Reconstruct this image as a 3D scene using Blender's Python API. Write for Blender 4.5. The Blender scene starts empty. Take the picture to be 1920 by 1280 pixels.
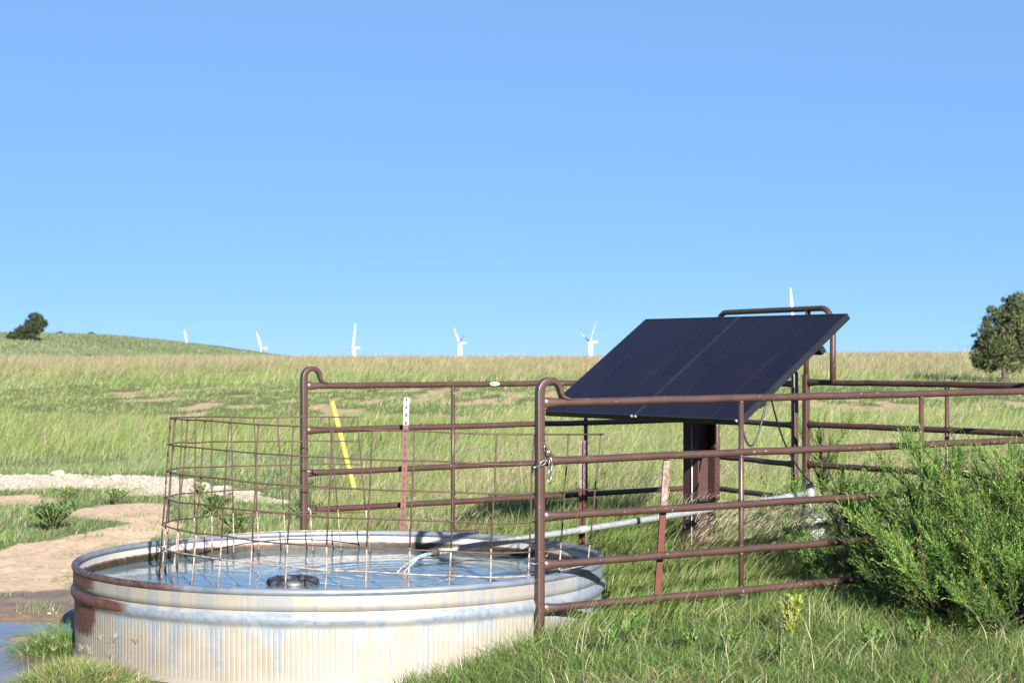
import bpy, bmesh, math, random
import numpy as np
from mathutils import Vector, Matrix, Quaternion
random.seed(7); RNG = np.random.default_rng(11)
scene = bpy.context.scene
COL = scene.collection
R = math.radians

# ------------------------------------------------------------------ camera, sky, sun, exposure
HC = 1.65
cd = bpy.data.cameras.new('camera'); cam = bpy.data.objects.new('camera', cd); COL.objects.link(cam)
cam.location = (0, 0, HC); cam.rotation_euler = (R(90), 0, 0)
cd.sensor_width = 36; cd.lens = 63.3; cd.shift_y = 27/1920
cd.clip_start = .1; cd.clip_end = 20000
cd.dof.use_dof = True; cd.dof.focus_distance = 9.6; cd.dof.aperture_fstop = 6.5
scene.camera = cam
SUN_AZ, SUN_EL = 163.0, 21.5            # clockwise from +Y (the view direction)
sdir = Vector((math.sin(R(SUN_AZ))*math.cos(R(SUN_EL)), math.cos(R(SUN_AZ))*math.cos(R(SUN_EL)), math.sin(R(SUN_EL))))
w = bpy.data.worlds.new('World'); scene.world = w; w.use_nodes = True
nt = w.node_tree; bg = nt.nodes['Background']
sky = nt.nodes.new('ShaderNodeTexSky'); sky.sky_type = 'NISHITA'; sky.sun_disc = False
sky.sun_elevation = R(SUN_EL); sky.sun_rotation = R(SUN_AZ)
sky.altitude = 8000; sky.air_density = 1.2; sky.dust_density = 0; sky.ozone_density = 10
gm = nt.nodes.new('ShaderNodeGamma'); gm.inputs[1].default_value = .36        # softer fall-off towards the zenith, as the photo's tone curve gives
tn = nt.nodes.new('ShaderNodeMix'); tn.data_type = 'RGBA'; tn.blend_type = 'MULTIPLY'; tn.inputs[0].default_value = 1; tn.inputs[7].default_value = (.94, 1.2, 1.53, 1)   # the camera's cool white balance
nt.links.new(sky.outputs[0], gm.inputs[0]); nt.links.new(gm.outputs[0], tn.inputs[6]); nt.links.new(tn.outputs[2], bg.inputs[0]); bg.inputs[1].default_value = .1
sl = bpy.data.lights.new('sun', 'SUN'); sun = bpy.data.objects.new('sun', sl); COL.objects.link(sun)
sl.energy = 5.0; sl.angle = R(.53); sl.color = (1, .965, .90)
sun.rotation_euler = sdir.to_track_quat('Z', 'Y').to_euler(); sun.location = (3, -12, 9)
vs = scene.view_settings; vs.view_transform = 'Standard'; vs.look = 'None'; vs.gamma = 1; vs.use_curve_mapping = False
vs.exposure = 1.75

# ------------------------------------------------------------------ noise in numpy (for layout)
def vnoise(x, y, seed=0):
    x = np.asarray(x, float); y = np.asarray(y, float)
    xi = np.floor(x).astype(np.int64); yi = np.floor(y).astype(np.int64)
    fx = x-xi; fy = y-yi; fx = fx*fx*(3-2*fx); fy = fy*fy*(3-2*fy)
    def h(a, b):
        n = (a*374761393 + b*668265263 + seed*1442695041) & 0xffffffff
        n = ((n ^ (n >> 13))*1274126177) & 0xffffffff
        return ((n ^ (n >> 16)) & 0xffff)/65535.0
    return (h(xi, yi)*(1-fx)+h(xi+1, yi)*fx)*(1-fy)+(h(xi, yi+1)*(1-fx)+h(xi+1, yi+1)*fx)*fy
def fbm(x, y, seed=0, o=4):
    s = 0; a = .5; t = 0
    for k in range(o):
        s = s+a*vnoise(np.asarray(x)*2**k, np.asarray(y)*2**k, seed+k*17); t += a; a *= .5
    return s/t
def sm(a, b, v):
    t = np.clip((np.asarray(v, float)-a)/(b-a), 0, 1); return t*t*(3-2*t)

# ------------------------------------------------------------------ helpers
MAT = {}
def obj(name, me, mat=None, parent=None, smooth=True):
    if isinstance(me, tuple):
        v, f = me[0], me[1]; m = bpy.data.meshes.new(name)
        m.from_pydata([tuple(map(float, p)) for p in v], [], [tuple(map(int, q)) for q in f]); me = m
    if smooth is True: me.shade_smooth()
    elif smooth == 'auto':
        me.shade_smooth(); me.set_sharp_from_angle(angle=R(40))
    o = bpy.data.objects.new(name, me); COL.objects.link(o)
    if mat is not None and not me.materials: me.materials.append(MAT[mat] if isinstance(mat, str) else mat)
    if parent is not None: o.parent = parent
    return o
def thing(name, label, cat, loc=(0, 0, 0), group=None):
    o = bpy.data.objects.new(name, None); COL.objects.link(o); o.location = loc; o.empty_display_size = .1
    return tag(o, label, cat, group)
def tag(o, label, cat, group=None, kind=None):
    if label: o['label'] = label
    if cat: o['category'] = cat
    if group: o['group'] = group
    if kind: o['kind'] = kind
    return o
def frames(pts):
    pts = [Vector(p) for p in pts]; n = len(pts); T = []
    for i in range(n):
        a = pts[max(0, i-1)]; b = pts[min(n-1, i+1)]; T.append((b-a).normalized())
    ref = Vector((0, 0, 1)) if abs(T[0].z) < .9 else Vector((1, 0, 0))
    u = (ref-T[0]*ref.dot(T[0])).normalized(); U = [u]
    for i in range(1, n):
        u = U[-1]-T[i]*U[-1].dot(T[i])
        u = u.normalized() if u.length > 1e-6 else U[-1]; U.append(u)
    return pts, T, U
def sweep(pts, prof, scale=None, cap=True, up=None):
    """prof: list of (a,b) in the (U,V) plane; scale: per point (sa,sb)"""
    pts, T, U = frames(pts)
    if up is not None:
        up = Vector(up); U = [(up-t*up.dot(t)).normalized() for t in T]
    V = []; F = []; m = len(prof)
    for i, p in enumerate(pts):
        v = T[i].cross(U[i]); s = scale[i] if scale is not None else (1, 1)
        for a, b in prof: V.append(p+U[i]*(a*s[0])+v*(b*s[1]))
    for i in range(len(pts)-1):
        for k in range(m):
            F.append((i*m+k, i*m+(k+1) % m, (i+1)*m+(k+1) % m, (i+1)*m+k))
    if cap:
        F.append(tuple(range(m))[::-1]); F.append(tuple(range((len(pts)-1)*m, len(pts)*m)))
    return V, F
def circ(r, n=12): return [(r*math.cos(2*math.pi*k/n), r*math.sin(2*math.pi*k/n)) for k in range(n)]
def rsq(h, r=.004):
    out = []
    for cx, cy, a0 in ((h-r, h-r, 0), (-h+r, h-r, 90), (-h+r, -h+r, 180), (h-r, -h+r, 270)):
        for k in range(3):
            a = R(a0+45*k); out.append((cx+r*math.cos(a), cy+r*math.sin(a)))
    return out
def tube(pts, r, n=12, cap=True): return sweep(pts, circ(r, n), cap=cap)
def boxg(sx, sy, sz, M=None, c=(0, 0, 0)):
    v = [Vector((c[0]+x*sx/2, c[1]+y*sy/2, c[2]+z*sz/2)) for x in (-1, 1) for y in (-1, 1) for z in (-1, 1)]
    if M is not None: v = [M @ p for p in v]
    return v, [(0, 1, 3, 2), (4, 6, 7, 5), (0, 4, 5, 1), (2, 3, 7, 6), (0, 2, 6, 4), (1, 5, 7, 3)]
def join(*gs):
    V = []; F = []
    for v, f in gs:
        o = len(V); V += list(v); F += [tuple(i+o for i in q) for q in f]
    return V, F
def loc(g, c): c = Vector(c); return [Vector(p)-c for p in g[0]], g[1]
def lathe(prof, n=48, c=(0, 0, 0), close=False):
    V = []; F = []; m = len(prof)
    for k in range(n):
        a = 2*math.pi*k/n
        for r, z in prof: V.append((c[0]+r*math.cos(a), c[1]+r*math.sin(a), c[2]+z))
    for k in range(n):
        for i in range(m if close else m-1):
            j = (i+1) % m; k2 = (k+1) % n
            F.append((k*m+i, k2*m+i, k2*m+j, k*m+j))
    return V, F

# ------------------------------------------------------------------ materials
def mat(name, base=(.5, .5, .5), rough=.6, metal=0, spec=.5):
    m = bpy.data.materials.new(name); m.use_nodes = True; MAT[name] = m
    b = m.node_tree.nodes['Principled BSDF']
    b.inputs['Base Color'].default_value = (*base, 1); b.inputs['Roughness'].default_value = rough
    b.inputs['Metallic'].default_value = metal; b.inputs['Specular IOR Level'].default_value = spec
    return m, m.node_tree, b
def N(nt, t, **k):
    n = nt.nodes.new(t)
    for a, v in k.items():
        if a.startswith('i_'):
            key = a[2:]; key = int(key) if key.isdigit() else key.replace('_', ' ')
            n.inputs[key].default_value = v
        else: setattr(n, a, v)
    return n
def noise(nt, scale, detail=4, rough=.55, vec=None):
    n = N(nt, 'ShaderNodeTexNoise'); n.inputs['Scale'].default_value = scale; n.inputs['Detail'].default_value = detail
    n.inputs['Roughness'].default_value = rough
    if vec is None:
        t = N(nt, 'ShaderNodeTexCoord'); vec = t.outputs['Object']
    nt.links.new(vec, n.inputs['Vector']); return n
def ramp(nt, src, stops):
    r = N(nt, 'ShaderNodeValToRGB'); e = r.color_ramp.elements
    while len(e) < len(stops): e.new(.5)
    for k, (p, c) in enumerate(stops):
        e[k].position = p; e[k].color = (*c, 1) if len(c) == 3 else c
    nt.links.new(src, r.inputs[0]); return r
def mixc(nt, fac, a, b, mode='MIX'):
    m = N(nt, 'ShaderNodeMix', data_type='RGBA', blend_type=mode)
    for s, v in ((m.inputs[0], fac), (m.inputs[6], a), (m.inputs[7], b)):
        if isinstance(v, (int, float)): s.default_value = v
        elif isinstance(v, tuple): s.default_value = (*v, 1)
        else: nt.links.new(v, s)
    return m.outputs[2]
def bump(nt, b, h, strength=.3, dist=.01):
    n = N(nt, 'ShaderNodeBump'); n.inputs['Strength'].default_value = strength; n.inputs['Distance'].default_value = dist
    nt.links.new(h, n.inputs['Height']); nt.links.new(n.outputs[0], b.inputs['Normal'])
def math_(nt, op, a, b=None, clamp=False):
    m = N(nt, 'ShaderNodeMath', operation=op); m.use_clamp = clamp
    for s, v in ((m.inputs[0], a), (m.inputs[1], b)):
        if v is None: continue
        if isinstance(v, (int, float)): s.default_value = v
        else: nt.links.new(v, s)
    return m.outputs[0]

def worn(name, base, alt, rough, sc, speck=None, metal=0, lo=.35, hi=.65, bs=.15):
    m, nt, b = mat(name, base, rough, metal)
    n = noise(nt, sc, 6); r = ramp(nt, n.outputs[0], [(lo, base), (hi, alt)]); c = r.outputs[0]
    if speck:
        n2 = noise(nt, sc*7, 3); s = ramp(nt, n2.outputs[0], [(.655, (0, 0, 0)), (.70, (1, 1, 1))])
        n3 = noise(nt, sc*.6, 2); s3 = ramp(nt, n3.outputs[0], [(.5, (0, 0, 0)), (.62, (1, 1, 1))])
        c = mixc(nt, math_(nt, 'MULTIPLY', s.outputs[0], s3.outputs[0]), c, speck)
    nt.links.new(c, b.inputs['Base Color']); bump(nt, b, n.outputs[0], bs, .003)
    return m
worn('brown_paint', (.042, .021, .016), (.056, .029, .022), .4, 9, (.25, .23, .2))
worn('rust_wire', (.040, .019, .012), (.075, .04, .026), .75, 14)
worn('scaled_wire', (.30, .26, .225), (.12, .065, .04), .8, 30)
worn('galvanised', (.24, .245, .25), (.31, .31, .305), .45, 22, metal=.35)
worn('red_post', (.10, .02, .015), (.075, .02, .014), .6, 25)
worn('white_post', (.21, .18, .155), (.12, .06, .045), .6, 40)
worn('silver_post', (.22, .22, .21), (.3, .295, .285), .5, 40)
worn('black_mark', (.03, .02, .02), (.05, .03, .03), .7, 40)
worn('yellow_plastic', (.46, .30, .035), (.42, .27, .04), .45, 6)
worn('rust_beam', (.045, .014, .011), (.028, .011, .009), .7, 12)
worn('black_frame', (.006, .007, .009), (.011, .012, .015), .4, 8)
worn('black_cable', (.012, .012, .013), (.02, .02, .02), .5, 30)
worn('chain_steel', (.33, .32, .3), (.14, .12, .1), .35, 120, metal=.8)
worn('black_rubber', (.014, .014, .017), (.075, .075, .09), .45, 26, lo=.45, hi=.75)
worn('pvc_white', (.5, .5, .49), (.36, .355, .33), .5, 18)
worn('white_sticker', (.55, .56, .58), (.5, .51, .53), .5, 60)
worn('turbine_white', (.6, .6, .6), (.56, .56, .57), .5, .05)
worn('bark', (.09, .065, .045), (.05, .035, .025), .9, 8)
worn('limestone', (.37, .31, .24), (.28, .225, .17), .9, 12, bs=.5)
worn('mud_clod', (.11, .075, .05), (.17, .12, .08), .8, 20, bs=.6)
# pipe: galvanised with a rusty, scaly outlet end
def pipe_mat():
    m, nt, b = mat('pipe_metal', (.5, .5, .49), .5, .2)
    t = N(nt, 'ShaderNodeTexCoord'); sp = N(nt, 'ShaderNodeSeparateXYZ'); nt.links.new(t.outputs['Object'], sp.inputs[0])
    n = noise(nt, 12, 6); n2 = noise(nt, 60, 4)
    near = math_(nt, 'MULTIPLY_ADD', sp.outputs[0], -1.6); near.node.inputs[2].default_value = 1.35
    a = math_(nt, 'ADD', near, math_(nt, 'MULTIPLY', n.outputs[0], 2.2)); a.node.inputs[1]
    k = math_(nt, 'SUBTRACT', a, 1.1, True)
    c = ramp(nt, n2.outputs[0], [(.35, (.13, .135, .14)), (.6, (.21, .215, .22))])
    r = ramp(nt, n2.outputs[0], [(.4, (.17, .125, .095)), (.66, (.29, .26, .23))])
    nt.links.new(mixc(nt, k, c.outputs[0], r.outputs[0]), b.inputs['Base Color'])
    bump(nt, b, n2.outputs[0], .3, .003)
pipe_mat()
# solar glass: very dark blue thin-film glass with faint scribe lines
def solar_mat():
    m, nt, b = mat('solar_glass', (.012, .012, .028), .16, 0, .1)
    t = N(nt, 'ShaderNodeTexCoord'); sp = N(nt, 'ShaderNodeSeparateXYZ'); nt.links.new(t.outputs['Object'], sp.inputs[0])
    d = math_(nt, 'ABSOLUTE', math_(nt, 'SUBTRACT', math_(nt, 'FRACT', math_(nt, 'MULTIPLY', sp.outputs[0], 1/.51)), .5))
    l = ramp(nt, d, [(.0, (1, 1, 1)), (.006, (0, 0, 0))])
    n = noise(nt, 3, 5); dust = ramp(nt, n.outputs[0], [(.3, (.006, .0052, .0115)), (.75, (.011, .0085, .016))])
    nt.links.new(mixc(nt, math_(nt, 'MULTIPLY', l.outputs[0], .35), dust.outputs[0], (.08, .06, .07)), b.inputs['Base Color'])
    rr = ramp(nt, n.outputs[0], [(.3, (.16,)*3), (.8, (.3,)*3)]); nt.links.new(rr.outputs[0], b.inputs['Roughness'])
solar_mat()
# foliage: colour from a per-blade attribute
def leafmat(name, transl=.3, rough=.55):
    m, nt, b = mat(name, (.1, .15, .03), rough, 0, .3)
    a = N(nt, 'ShaderNodeAttribute', attribute_name='Col')
    nt.links.new(a.outputs['Color'], b.inputs['Base Color'])
    tr = N(nt, 'ShaderNodeBsdfTranslucent'); nt.links.new(a.outputs['Color'], tr.inputs[0])
    mx = N(nt, 'ShaderNodeMixShader'); mx.inputs[0].default_value = transl
    out = nt.nodes['Material Output']
    nt.links.new(b.outputs[0], mx.inputs[1]); nt.links.new(tr.outputs[0], mx.inputs[2]); nt.links.new(mx.outputs[0], out.inputs[0])
leafmat('grass_blade'); leafmat('juniper_leaf', .22); leafmat('tree_leaf', .2)
# water
def water_mat(name, base, sc, st, rough=.02):
    m, nt, b = mat(name, base, rough, 0, .5); b.inputs['IOR'].default_value = 1.33
    t = N(nt, 'ShaderNodeTexCoord'); mp = N(nt, 'ShaderNodeMapping'); mp.inputs['Scale'].default_value = (1, 1.6, 1)
    nt.links.new(t.outputs['Object'], mp.inputs[0])
    n = noise(nt, sc, 3, .5, mp.outputs[0]); bump(nt, b, n.outputs[0], st, .02)
    n2 = noise(nt, 1.7, 4); r = ramp(nt, n2.outputs[0], [(.35, base), (.7, tuple(c*1.7 for c in base))])
    nt.links.new(r.outputs[0], b.inputs['Base Color'])
    return m
water_mat('tank_water', (.085, .125, .14), 11, .075)
water_mat('puddle_water', (.11, .085, .06), 5, .03)
m, nt, b = mat('clear_water', (.75, .83, .92), .12); b.inputs['Transmission Weight'].default_value = .85; b.inputs['IOR'].default_value = 1.33
n = noise(nt, 45, 3); bump(nt, b, n.outputs[0], .6, .01)

# ------------------------------------------------------------------ terrain
TC = Vector((-.975, 10.3, 0)); TR = 1.487          # stock tank
WL = .39                                            # its water level
PY = np.array([-500, 0, 30, 45, 65, 80, 95, 140, 172, 190, 240, 400, 1000, 2500, 9000.])
PZ = np.array([0, 0, .0, .05, .42, .62, .78, 1.18, 1.33, 1.25, .4, -6, -30, -55, -60.])
HX = np.array([-400, -150, -110, -91, -74, -62.5, -53, -43.5, -30, 0, 40, 120, 400.])
HZ = np.array([3.0, 5.2, 5.7, 5.6, 5.3, 4.1, 2.7, 1.3, -.2, -.8, -.8, -.8, -.8])
def px_of(x, y): return 960+3376*x/y
def puddle_mask(x, y):
    d = np.hypot((x+3.25)/1.05, (y-9.75)/1.75)+(fbm(x*1.6, y*1.6, 5)-.5)*.75
    return sm(1.05, .8, d)
def gravel_mask(x, y):
    cy = np.interp(x, [-30, -8, -6, -4.4, -3.3, -2.2, 0], [23.6, 23.6, 23.4, 22.6, 21.2, 19.8, 18])
    wd = np.interp(x, [-30, -6, -4.4, -3.3, -2.2, -1.4], [1.7, 1.6, 1.1, .75, .35, 0])
    d = np.abs(y-cy)+(fbm(x*.9, y*.9, 9)-.5)*1.6
    return sm(1.0, .55, d/np.maximum(wd, .01))*(x < -1.4)
def dirt_mask(x, y):
    """trampled pink-tan earth left of the tank, and the gap leading up to the gravel"""
    nz = (fbm(x*.8, y*.8, 21)-.5)
    a = sm(1.08, .8, np.hypot((x+3.6)/2.6, (y-12.6)/2.9)+nz*.55)
    b_ = sm(1.1, .75, np.hypot((x+3.95+.12*(y-17))/.75, (y-17.0)/3.4)+nz*.9)
    c = sm(1.1, .8, np.hypot((x+7.2)/2.8, (y-20.6)/.9)+nz*.9)
    weeds = sm(1.15, .75, np.hypot((x+4.95)/1.0, (y-17.0)/1.8)+nz*.8)
    return np.clip(np.maximum(np.maximum(a, b_), c)-weeds*1.2, 0, 1)
def bare_mask(x, y):
    """eroded red soil on the low bank"""
    band = sm(40, 47, y)*sm(74, 62, y)
    n = .35*fbm(x*.16+3, y*.1, 33)+.65*fbm(x*1.4, y*.5, 35)
    return band*sm(.525, .60, n)
def tz(x, y):
    x = np.asarray(x, float); y = np.asarray(y, float)
    z = np.interp(y, PY, PZ)
    near = sm(-.75, .35, x)*.19*sm(60, 25, y)
    z = z+near
    hill = np.interp(x, HX, HZ)
    k = sm(168, 315, y)*sm(700, 345, y)
    z = z*(1-k)+hill*k+0
    right = sm(8, 34, x)*sm(90, 160, y)*sm(300, 190, y)*.35
    z = z+right
    z = z+(fbm(x*.25, y*.25, 51)-.5)*.16*sm(13, 22, y)+(fbm(x*1.1, y*1.1, 52)-.5)*.035*sm(400, 60, y)
    z = z+((fbm(x*3.2, y*3.2, 57)-.5)*.07+(vnoise(x*6.5, y*5, 58)-.5)*.035)*dirt_mask(x, y)*sm(1.4, 2.4, np.hypot((x+3.25)/1.05, (y-9.75)/1.75))
    wet_ = sm(2.6, 1.5, np.hypot((x+3.25)/1.05, (y-9.75)/1.75))
    z = z+wet_*.028-puddle_mask(x, y)*.07
    z = z-.35*bare_mask(x, y)*.25
    return z
def axis(lo, hi, step, f0, f1, g):
    a = list(np.arange(f0, f1+1e-6, step)); s = step; v = f1
    while v < hi: s *= g; v += s; a.append(v)
    s = step; v = f0
    while v > lo: s *= g; v -= s; a.insert(0, v)
    return np.array(a)
xs = axis(-3500, 3500, .1, -4.6, 4.6, 1.07); ys = axis(-300, 7000, .1, 7.6, 15, 1.045)
X, Y = np.meshgrid(xs, ys); Z = tz(X, Y)
nx, ny = len(xs), len(ys)
co = np.stack([X, Y, Z], -1).reshape(-1, 3)
i = np.arange(nx*ny).reshape(ny, nx)
q = np.stack([i[:-1, :-1], i[:-1, 1:], i[1:, 1:], i[1:, :-1]], -1).reshape(-1, 4)
def npmesh(name, co, faces, n_per, col=None, smooth=True):
    me = bpy.data.meshes.new(name); nf = len(faces)
    me.vertices.add(len(co)); me.vertices.foreach_set('co', np.ascontiguousarray(co, np.float32).ravel())
    me.loops.add(nf*n_per); me.loops.foreach_set('vertex_index', np.ascontiguousarray(faces, np.int32).ravel())
    me.polygons.add(nf); me.polygons.foreach_set('loop_start', np.arange(nf, dtype=np.int32)*n_per)
    me.update(calc_edges=True)
    if col is not None:
        at = me.color_attributes.new('Col', 'FLOAT_COLOR', 'POINT')
        c4 = np.ones((len(co), 4), np.float32); c4[:, :col.shape[1]] = col; at.data.foreach_set('color', c4.ravel())
    me.validate()
    if smooth: me.shade_smooth()
    return me
xf, yf = X.ravel(), Y.ravel()
free0 = lambda x, y: (np.hypot(x-TC.x, y-TC.y) > TR-.1)*1.0
msk = np.stack([np.maximum(dirt_mask(xf, yf), sm(.1, .6, puddle_mask(xf, yf))*0), bare_mask(xf, yf), gravel_mask(xf, yf),
                sm(1.75, 1.1, np.hypot((xf+3.25)/1.05, (yf-9.75)/1.75)+(fbm(xf*1.6, yf*1.6, 5)-.5)*.75)*(free0(xf, yf))], -1)
def ground_mat():
    m, nt, b = mat('ground_soil', (.2, .15, .1), .95, 0, .15)
    a = N(nt, 'ShaderNodeAttribute', attribute_name='Col'); sp = N(nt, 'ShaderNodeSeparateColor'); nt.links.new(a.outputs['Color'], sp.inputs[0])
    n1 = noise(nt, 1.3, 8, .6); n2 = noise(nt, 14, 6, .65); n3 = noise(nt, .12, 5, .6)
    def brk(mk, k=1.0):
        v = math_(nt, 'ADD', mk, math_(nt, 'MULTIPLY', n2.outputs[0], .9*k)); v.node.inputs[1]
        v2 = math_(nt, 'SUBTRACT', v, .45*k+.0)
        return ramp(nt, math_(nt, 'ADD', v2, math_(nt, 'MULTIPLY_ADD', n1.outputs[0], .7*k)) if False else math_(nt, 'ADD', v2, math_(nt, 'MULTIPLY', math_(nt, 'SUBTRACT', n1.outputs[0], .5), .9*k)), [(.36, (0, 0, 0)), (.62, (1, 1, 1))]).outputs[0]
    green = ramp(nt, n1.outputs[0], [(.3, (.055, .075, .022)), (.55, (.085, .105, .034)), (.75, (.15, .14, .07))]).outputs[0]
    far = ramp(nt, n3.outputs[0], [(.35, (.07, .10, .03)), (.65, (.12, .13, .05))]).outputs[0]
    base = mixc(nt, .5, green, far)
    dirt = ramp(nt, n2.outputs[0], [(.3, (.28, .185, .115)), (.45, (.41, .285, .19)), (.7, (.51, .385, .275))]).outputs[0]
    red = ramp(nt, n2.outputs[0], [(.3, (.28, .16, .10)), (.7, (.42, .30, .215))]).outputs[0]
    grav = ramp(nt, n2.outputs[0], [(.3, (.31, .245, .18)), (.6, (.45, .38, .30))]).outputs[0]
    mud = ramp(nt, n2.outputs[0], [(.3, (.10, .065, .04)), (.7, (.2, .14, .09))]).outputs[0]
    c = mixc(nt, brk(sp.outputs[0]), base, dirt)
    c = mixc(nt, brk(sp.outputs[1]), c, red)
    c = mixc(nt, brk(sp.outputs[2]), c, grav)
    wet = brk(a.outputs['Alpha'], .6)
    c = mixc(nt, wet, c, mud)
    nt.links.new(c, b.inputs['Base Color'])
    rr = ramp(nt, wet, [(0, (.95,)*3), (1, (.45,)*3)]); nt.links.new(rr.outputs[0], b.inputs['Roughness'])
    hh = math_(nt, 'ADD', n2.outputs[0], noise(nt, 60, 4).outputs[0]); bump(nt, b, hh, .35, .02)
ground_mat()
me = npmesh('ground', co, q, 4); at = me.color_attributes.new('Col', 'FLOAT_COLOR', 'POINT'); at.data.foreach_set('color', msk.astype(np.float32).ravel())
g = obj('ground', me, 'ground_soil'); tag(g, 'rolling pasture ground with bare earth and red soil patches', None, None, 'structure')
# puddle sheet in its hollow
pv = []; pf = []
na = 64
for k in range(na):
    a = 2*math.pi*k/na; pv.append((-3.25+1.5*math.cos(a), 9.75+2.5*math.sin(a), -.012))
pf.append(tuple(range(na)))
o = obj('water', (pv, pf), 'puddle_water', smooth=False); tag(o, 'muddy puddle reflecting the sky beside the tank', None, None, 'structure')

# ------------------------------------------------------------------ stock tank
def stock_tank():
    t = thing('stock_tank', 'round galvanised steel stock tank, muddy and rust streaked, full of water', 'water tank', TC)
    NR = 336; S = 8; n = NR*S; a = np.arange(n)*2*np.pi/n
    flute = np.array([0, 0, 0, 0, 0, 0, .001, .0032])[np.arange(n) % S]          # narrow grooves
    # outer profile (r offset, z, flute weight)
    prof = [(-.012, -.16, 0), (.004, -.02, 0), (.010, .0, 0), (.010, .022, 0), (.0, .034, 0), (-.002, .05, .2), (-.002, .06, 1), (-.002, .12, 1), (-.002, .2, 1),
            (-.002, .27, 1), (-.002, .30, 1), (-.002, .312, .2), (.0, .322, 0), (.010, .332, 0), (.017, .344, 0), (.020, .358, 0), (.018, .372, 0), (.010, .384, 0), (.0, .392, 0),
            (-.002, .40, 0), (.006, .4015, 0), (.006, .43, 0), (.006, .46, 0), (.006, .482, 0)]
    rows = []
    for dr, z, fw in prof:
        r = TR+dr-flute*fw; rows.append(np.stack([r*np.cos(a), r*np.sin(a), np.full(n, z)], -1))
    co = np.concatenate(rows); m = len(prof); idx = np.arange(n*m).reshape(m, n); nx_ = np.roll(idx, -1, 1)
    f = np.stack([idx[:-1], nx_[:-1], nx_[1:], idx[1:]], -1).reshape(-1, 4)
    # wear masks from where they sit on the wall: angle (deg, -90 faces the camera) and height
    A = np.degrees(np.arctan2(co[:, 1], co[:, 0])); zz = co[:, 2]; arc = np.radians(A)*TR
    s = (A+360) % 360                                                           # 180 = left, 270 = camera side
    n1 = fbm(arc*3+50, zz*9, 61); n2 = fbm(arc*22+50, zz*2.2, 62); n3 = fbm(arc*7+9, zz*16, 63)
    rust = np.zeros(len(co))
    rust = np.maximum(rust, sm(186, 196, s)*sm(236, 214, s)*sm(.33, .345, zz)*sm(.40, .385, zz)*1.2)         # on the swage
    rust = np.maximum(rust, sm(188, 198, s)*sm(224, 206, s)*sm(.40, .41, zz)*1.0)                            # band below the rim
    rust = np.maximum(rust, sm(193, 199, s)*sm(224, 205, s)*sm(.20, .30, zz+.12*n2)*sm(.34, .33, zz)*(.55+.8*n2))     # streaks under it
    rust = np.clip(rust*(.55+.9*n1), 0, 1)
    mud = sm(.36, .20, zz+(n2-.5)*.25+(n1-.5)*.1)*sm(345, 315, s)*.9+sm(.40, .5, n3)*.25*sm(345, 315, s)
    mud = np.maximum(mud, sm(.30, .05, zz)*.9)
    mud = np.maximum(mud, sm(.385, .392, zz)*(.45+.5*n1)*sm(345, 310, s))
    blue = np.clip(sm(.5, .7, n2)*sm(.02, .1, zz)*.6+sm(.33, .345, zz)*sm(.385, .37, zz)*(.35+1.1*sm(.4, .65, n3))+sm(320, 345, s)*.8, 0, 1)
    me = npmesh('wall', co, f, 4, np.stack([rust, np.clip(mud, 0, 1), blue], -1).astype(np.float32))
    mm, nt, b = mat('tank_wall', (.45, .46, .46), .5, .15)
    at = N(nt, 'ShaderNodeAttribute', attribute_name='Col'); sp = N(nt, 'ShaderNodeSeparateColor'); nt.links.new(at.outputs['Color'], sp.inputs[0])
    k1 = noise(nt, 30, 5, .6); k2 = noise(nt, 7, 5, .6)
    zinc = ramp(nt, k2.outputs[0], [(.3, (.18, .19, .195)), (.7, (.245, .25, .245))]).outputs[0]
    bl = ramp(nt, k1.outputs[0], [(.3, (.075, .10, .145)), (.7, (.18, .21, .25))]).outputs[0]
    md = ramp(nt, k2.outputs[0], [(.3, (.205, .177, .14)), (.7, (.245, .216, .177))]).outputs[0]
    ru = ramp(nt, k1.outputs[0], [(.3, (.05, .017, .01)), (.7, (.11, .045, .027))]).outputs[0]
    def edge(v, lo=.35, hi=.65):
        s_ = math_(nt, 'ADD', v, math_(nt, 'MULTIPLY', k1.outputs[0], .5)); s_.node.inputs[1]
        return ramp(nt, math_(nt, 'SUBTRACT', s_, .25), [(lo, (0, 0, 0)), (hi, (1, 1, 1))]).outputs[0]
    c = mixc(nt, edge(sp.outputs[1], .2, .8), zinc, md)
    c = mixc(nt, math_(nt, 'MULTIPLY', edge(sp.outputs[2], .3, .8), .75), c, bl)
    c = mixc(nt, edge(sp.outputs[0], .3, .55), c, ru); nt.links.new(c, b.inputs['Base Color'])
    bump(nt, b, k1.outputs[0], .12, .002)
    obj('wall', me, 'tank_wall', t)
    # inside wall with scum band near the water, a floor, and the rolled rim
    na = 160; rows = []; pr = [(TR-.006, .482), (TR-.006, .44), (TR-.007, .437), (TR-.011, .427), (TR-.012, .38), (TR-.01, .0)]
    inner = lathe(pr, na)
    mi, nt, b = mat('tank_inside', (.5, .5, .48), .6, .1)
    tc = N(nt, 'ShaderNodeTexCoord'); sp = N(nt, 'ShaderNodeSeparateXYZ'); nt.links.new(tc.outputs['Object'], sp.inputs[0])
    k1 = noise(nt, 18, 6, .65); k2 = noise(nt, 4, 5)
    hh = math_(nt, 'ADD', sp.outputs[2], math_(nt, 'MULTIPLY', k1.outputs[0], .022)); hh.node.inputs[1]
    sc_ = ramp(nt, hh, [(.443, (1, 1, 1)), (.4465, (0, 0, 0))]).outputs[0]
    lip = ramp(nt, hh, [(.436, (0, 0, 0)), (.442, (1, 1, 1)), (.4465, (1, 1, 1)), (.449, (0, 0, 0))]).outputs[0]
    wallc = ramp(nt, k2.outputs[0], [(.3, (.27, .26, .245)), (.7, (.33, .315, .295))]).outputs[0]
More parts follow.
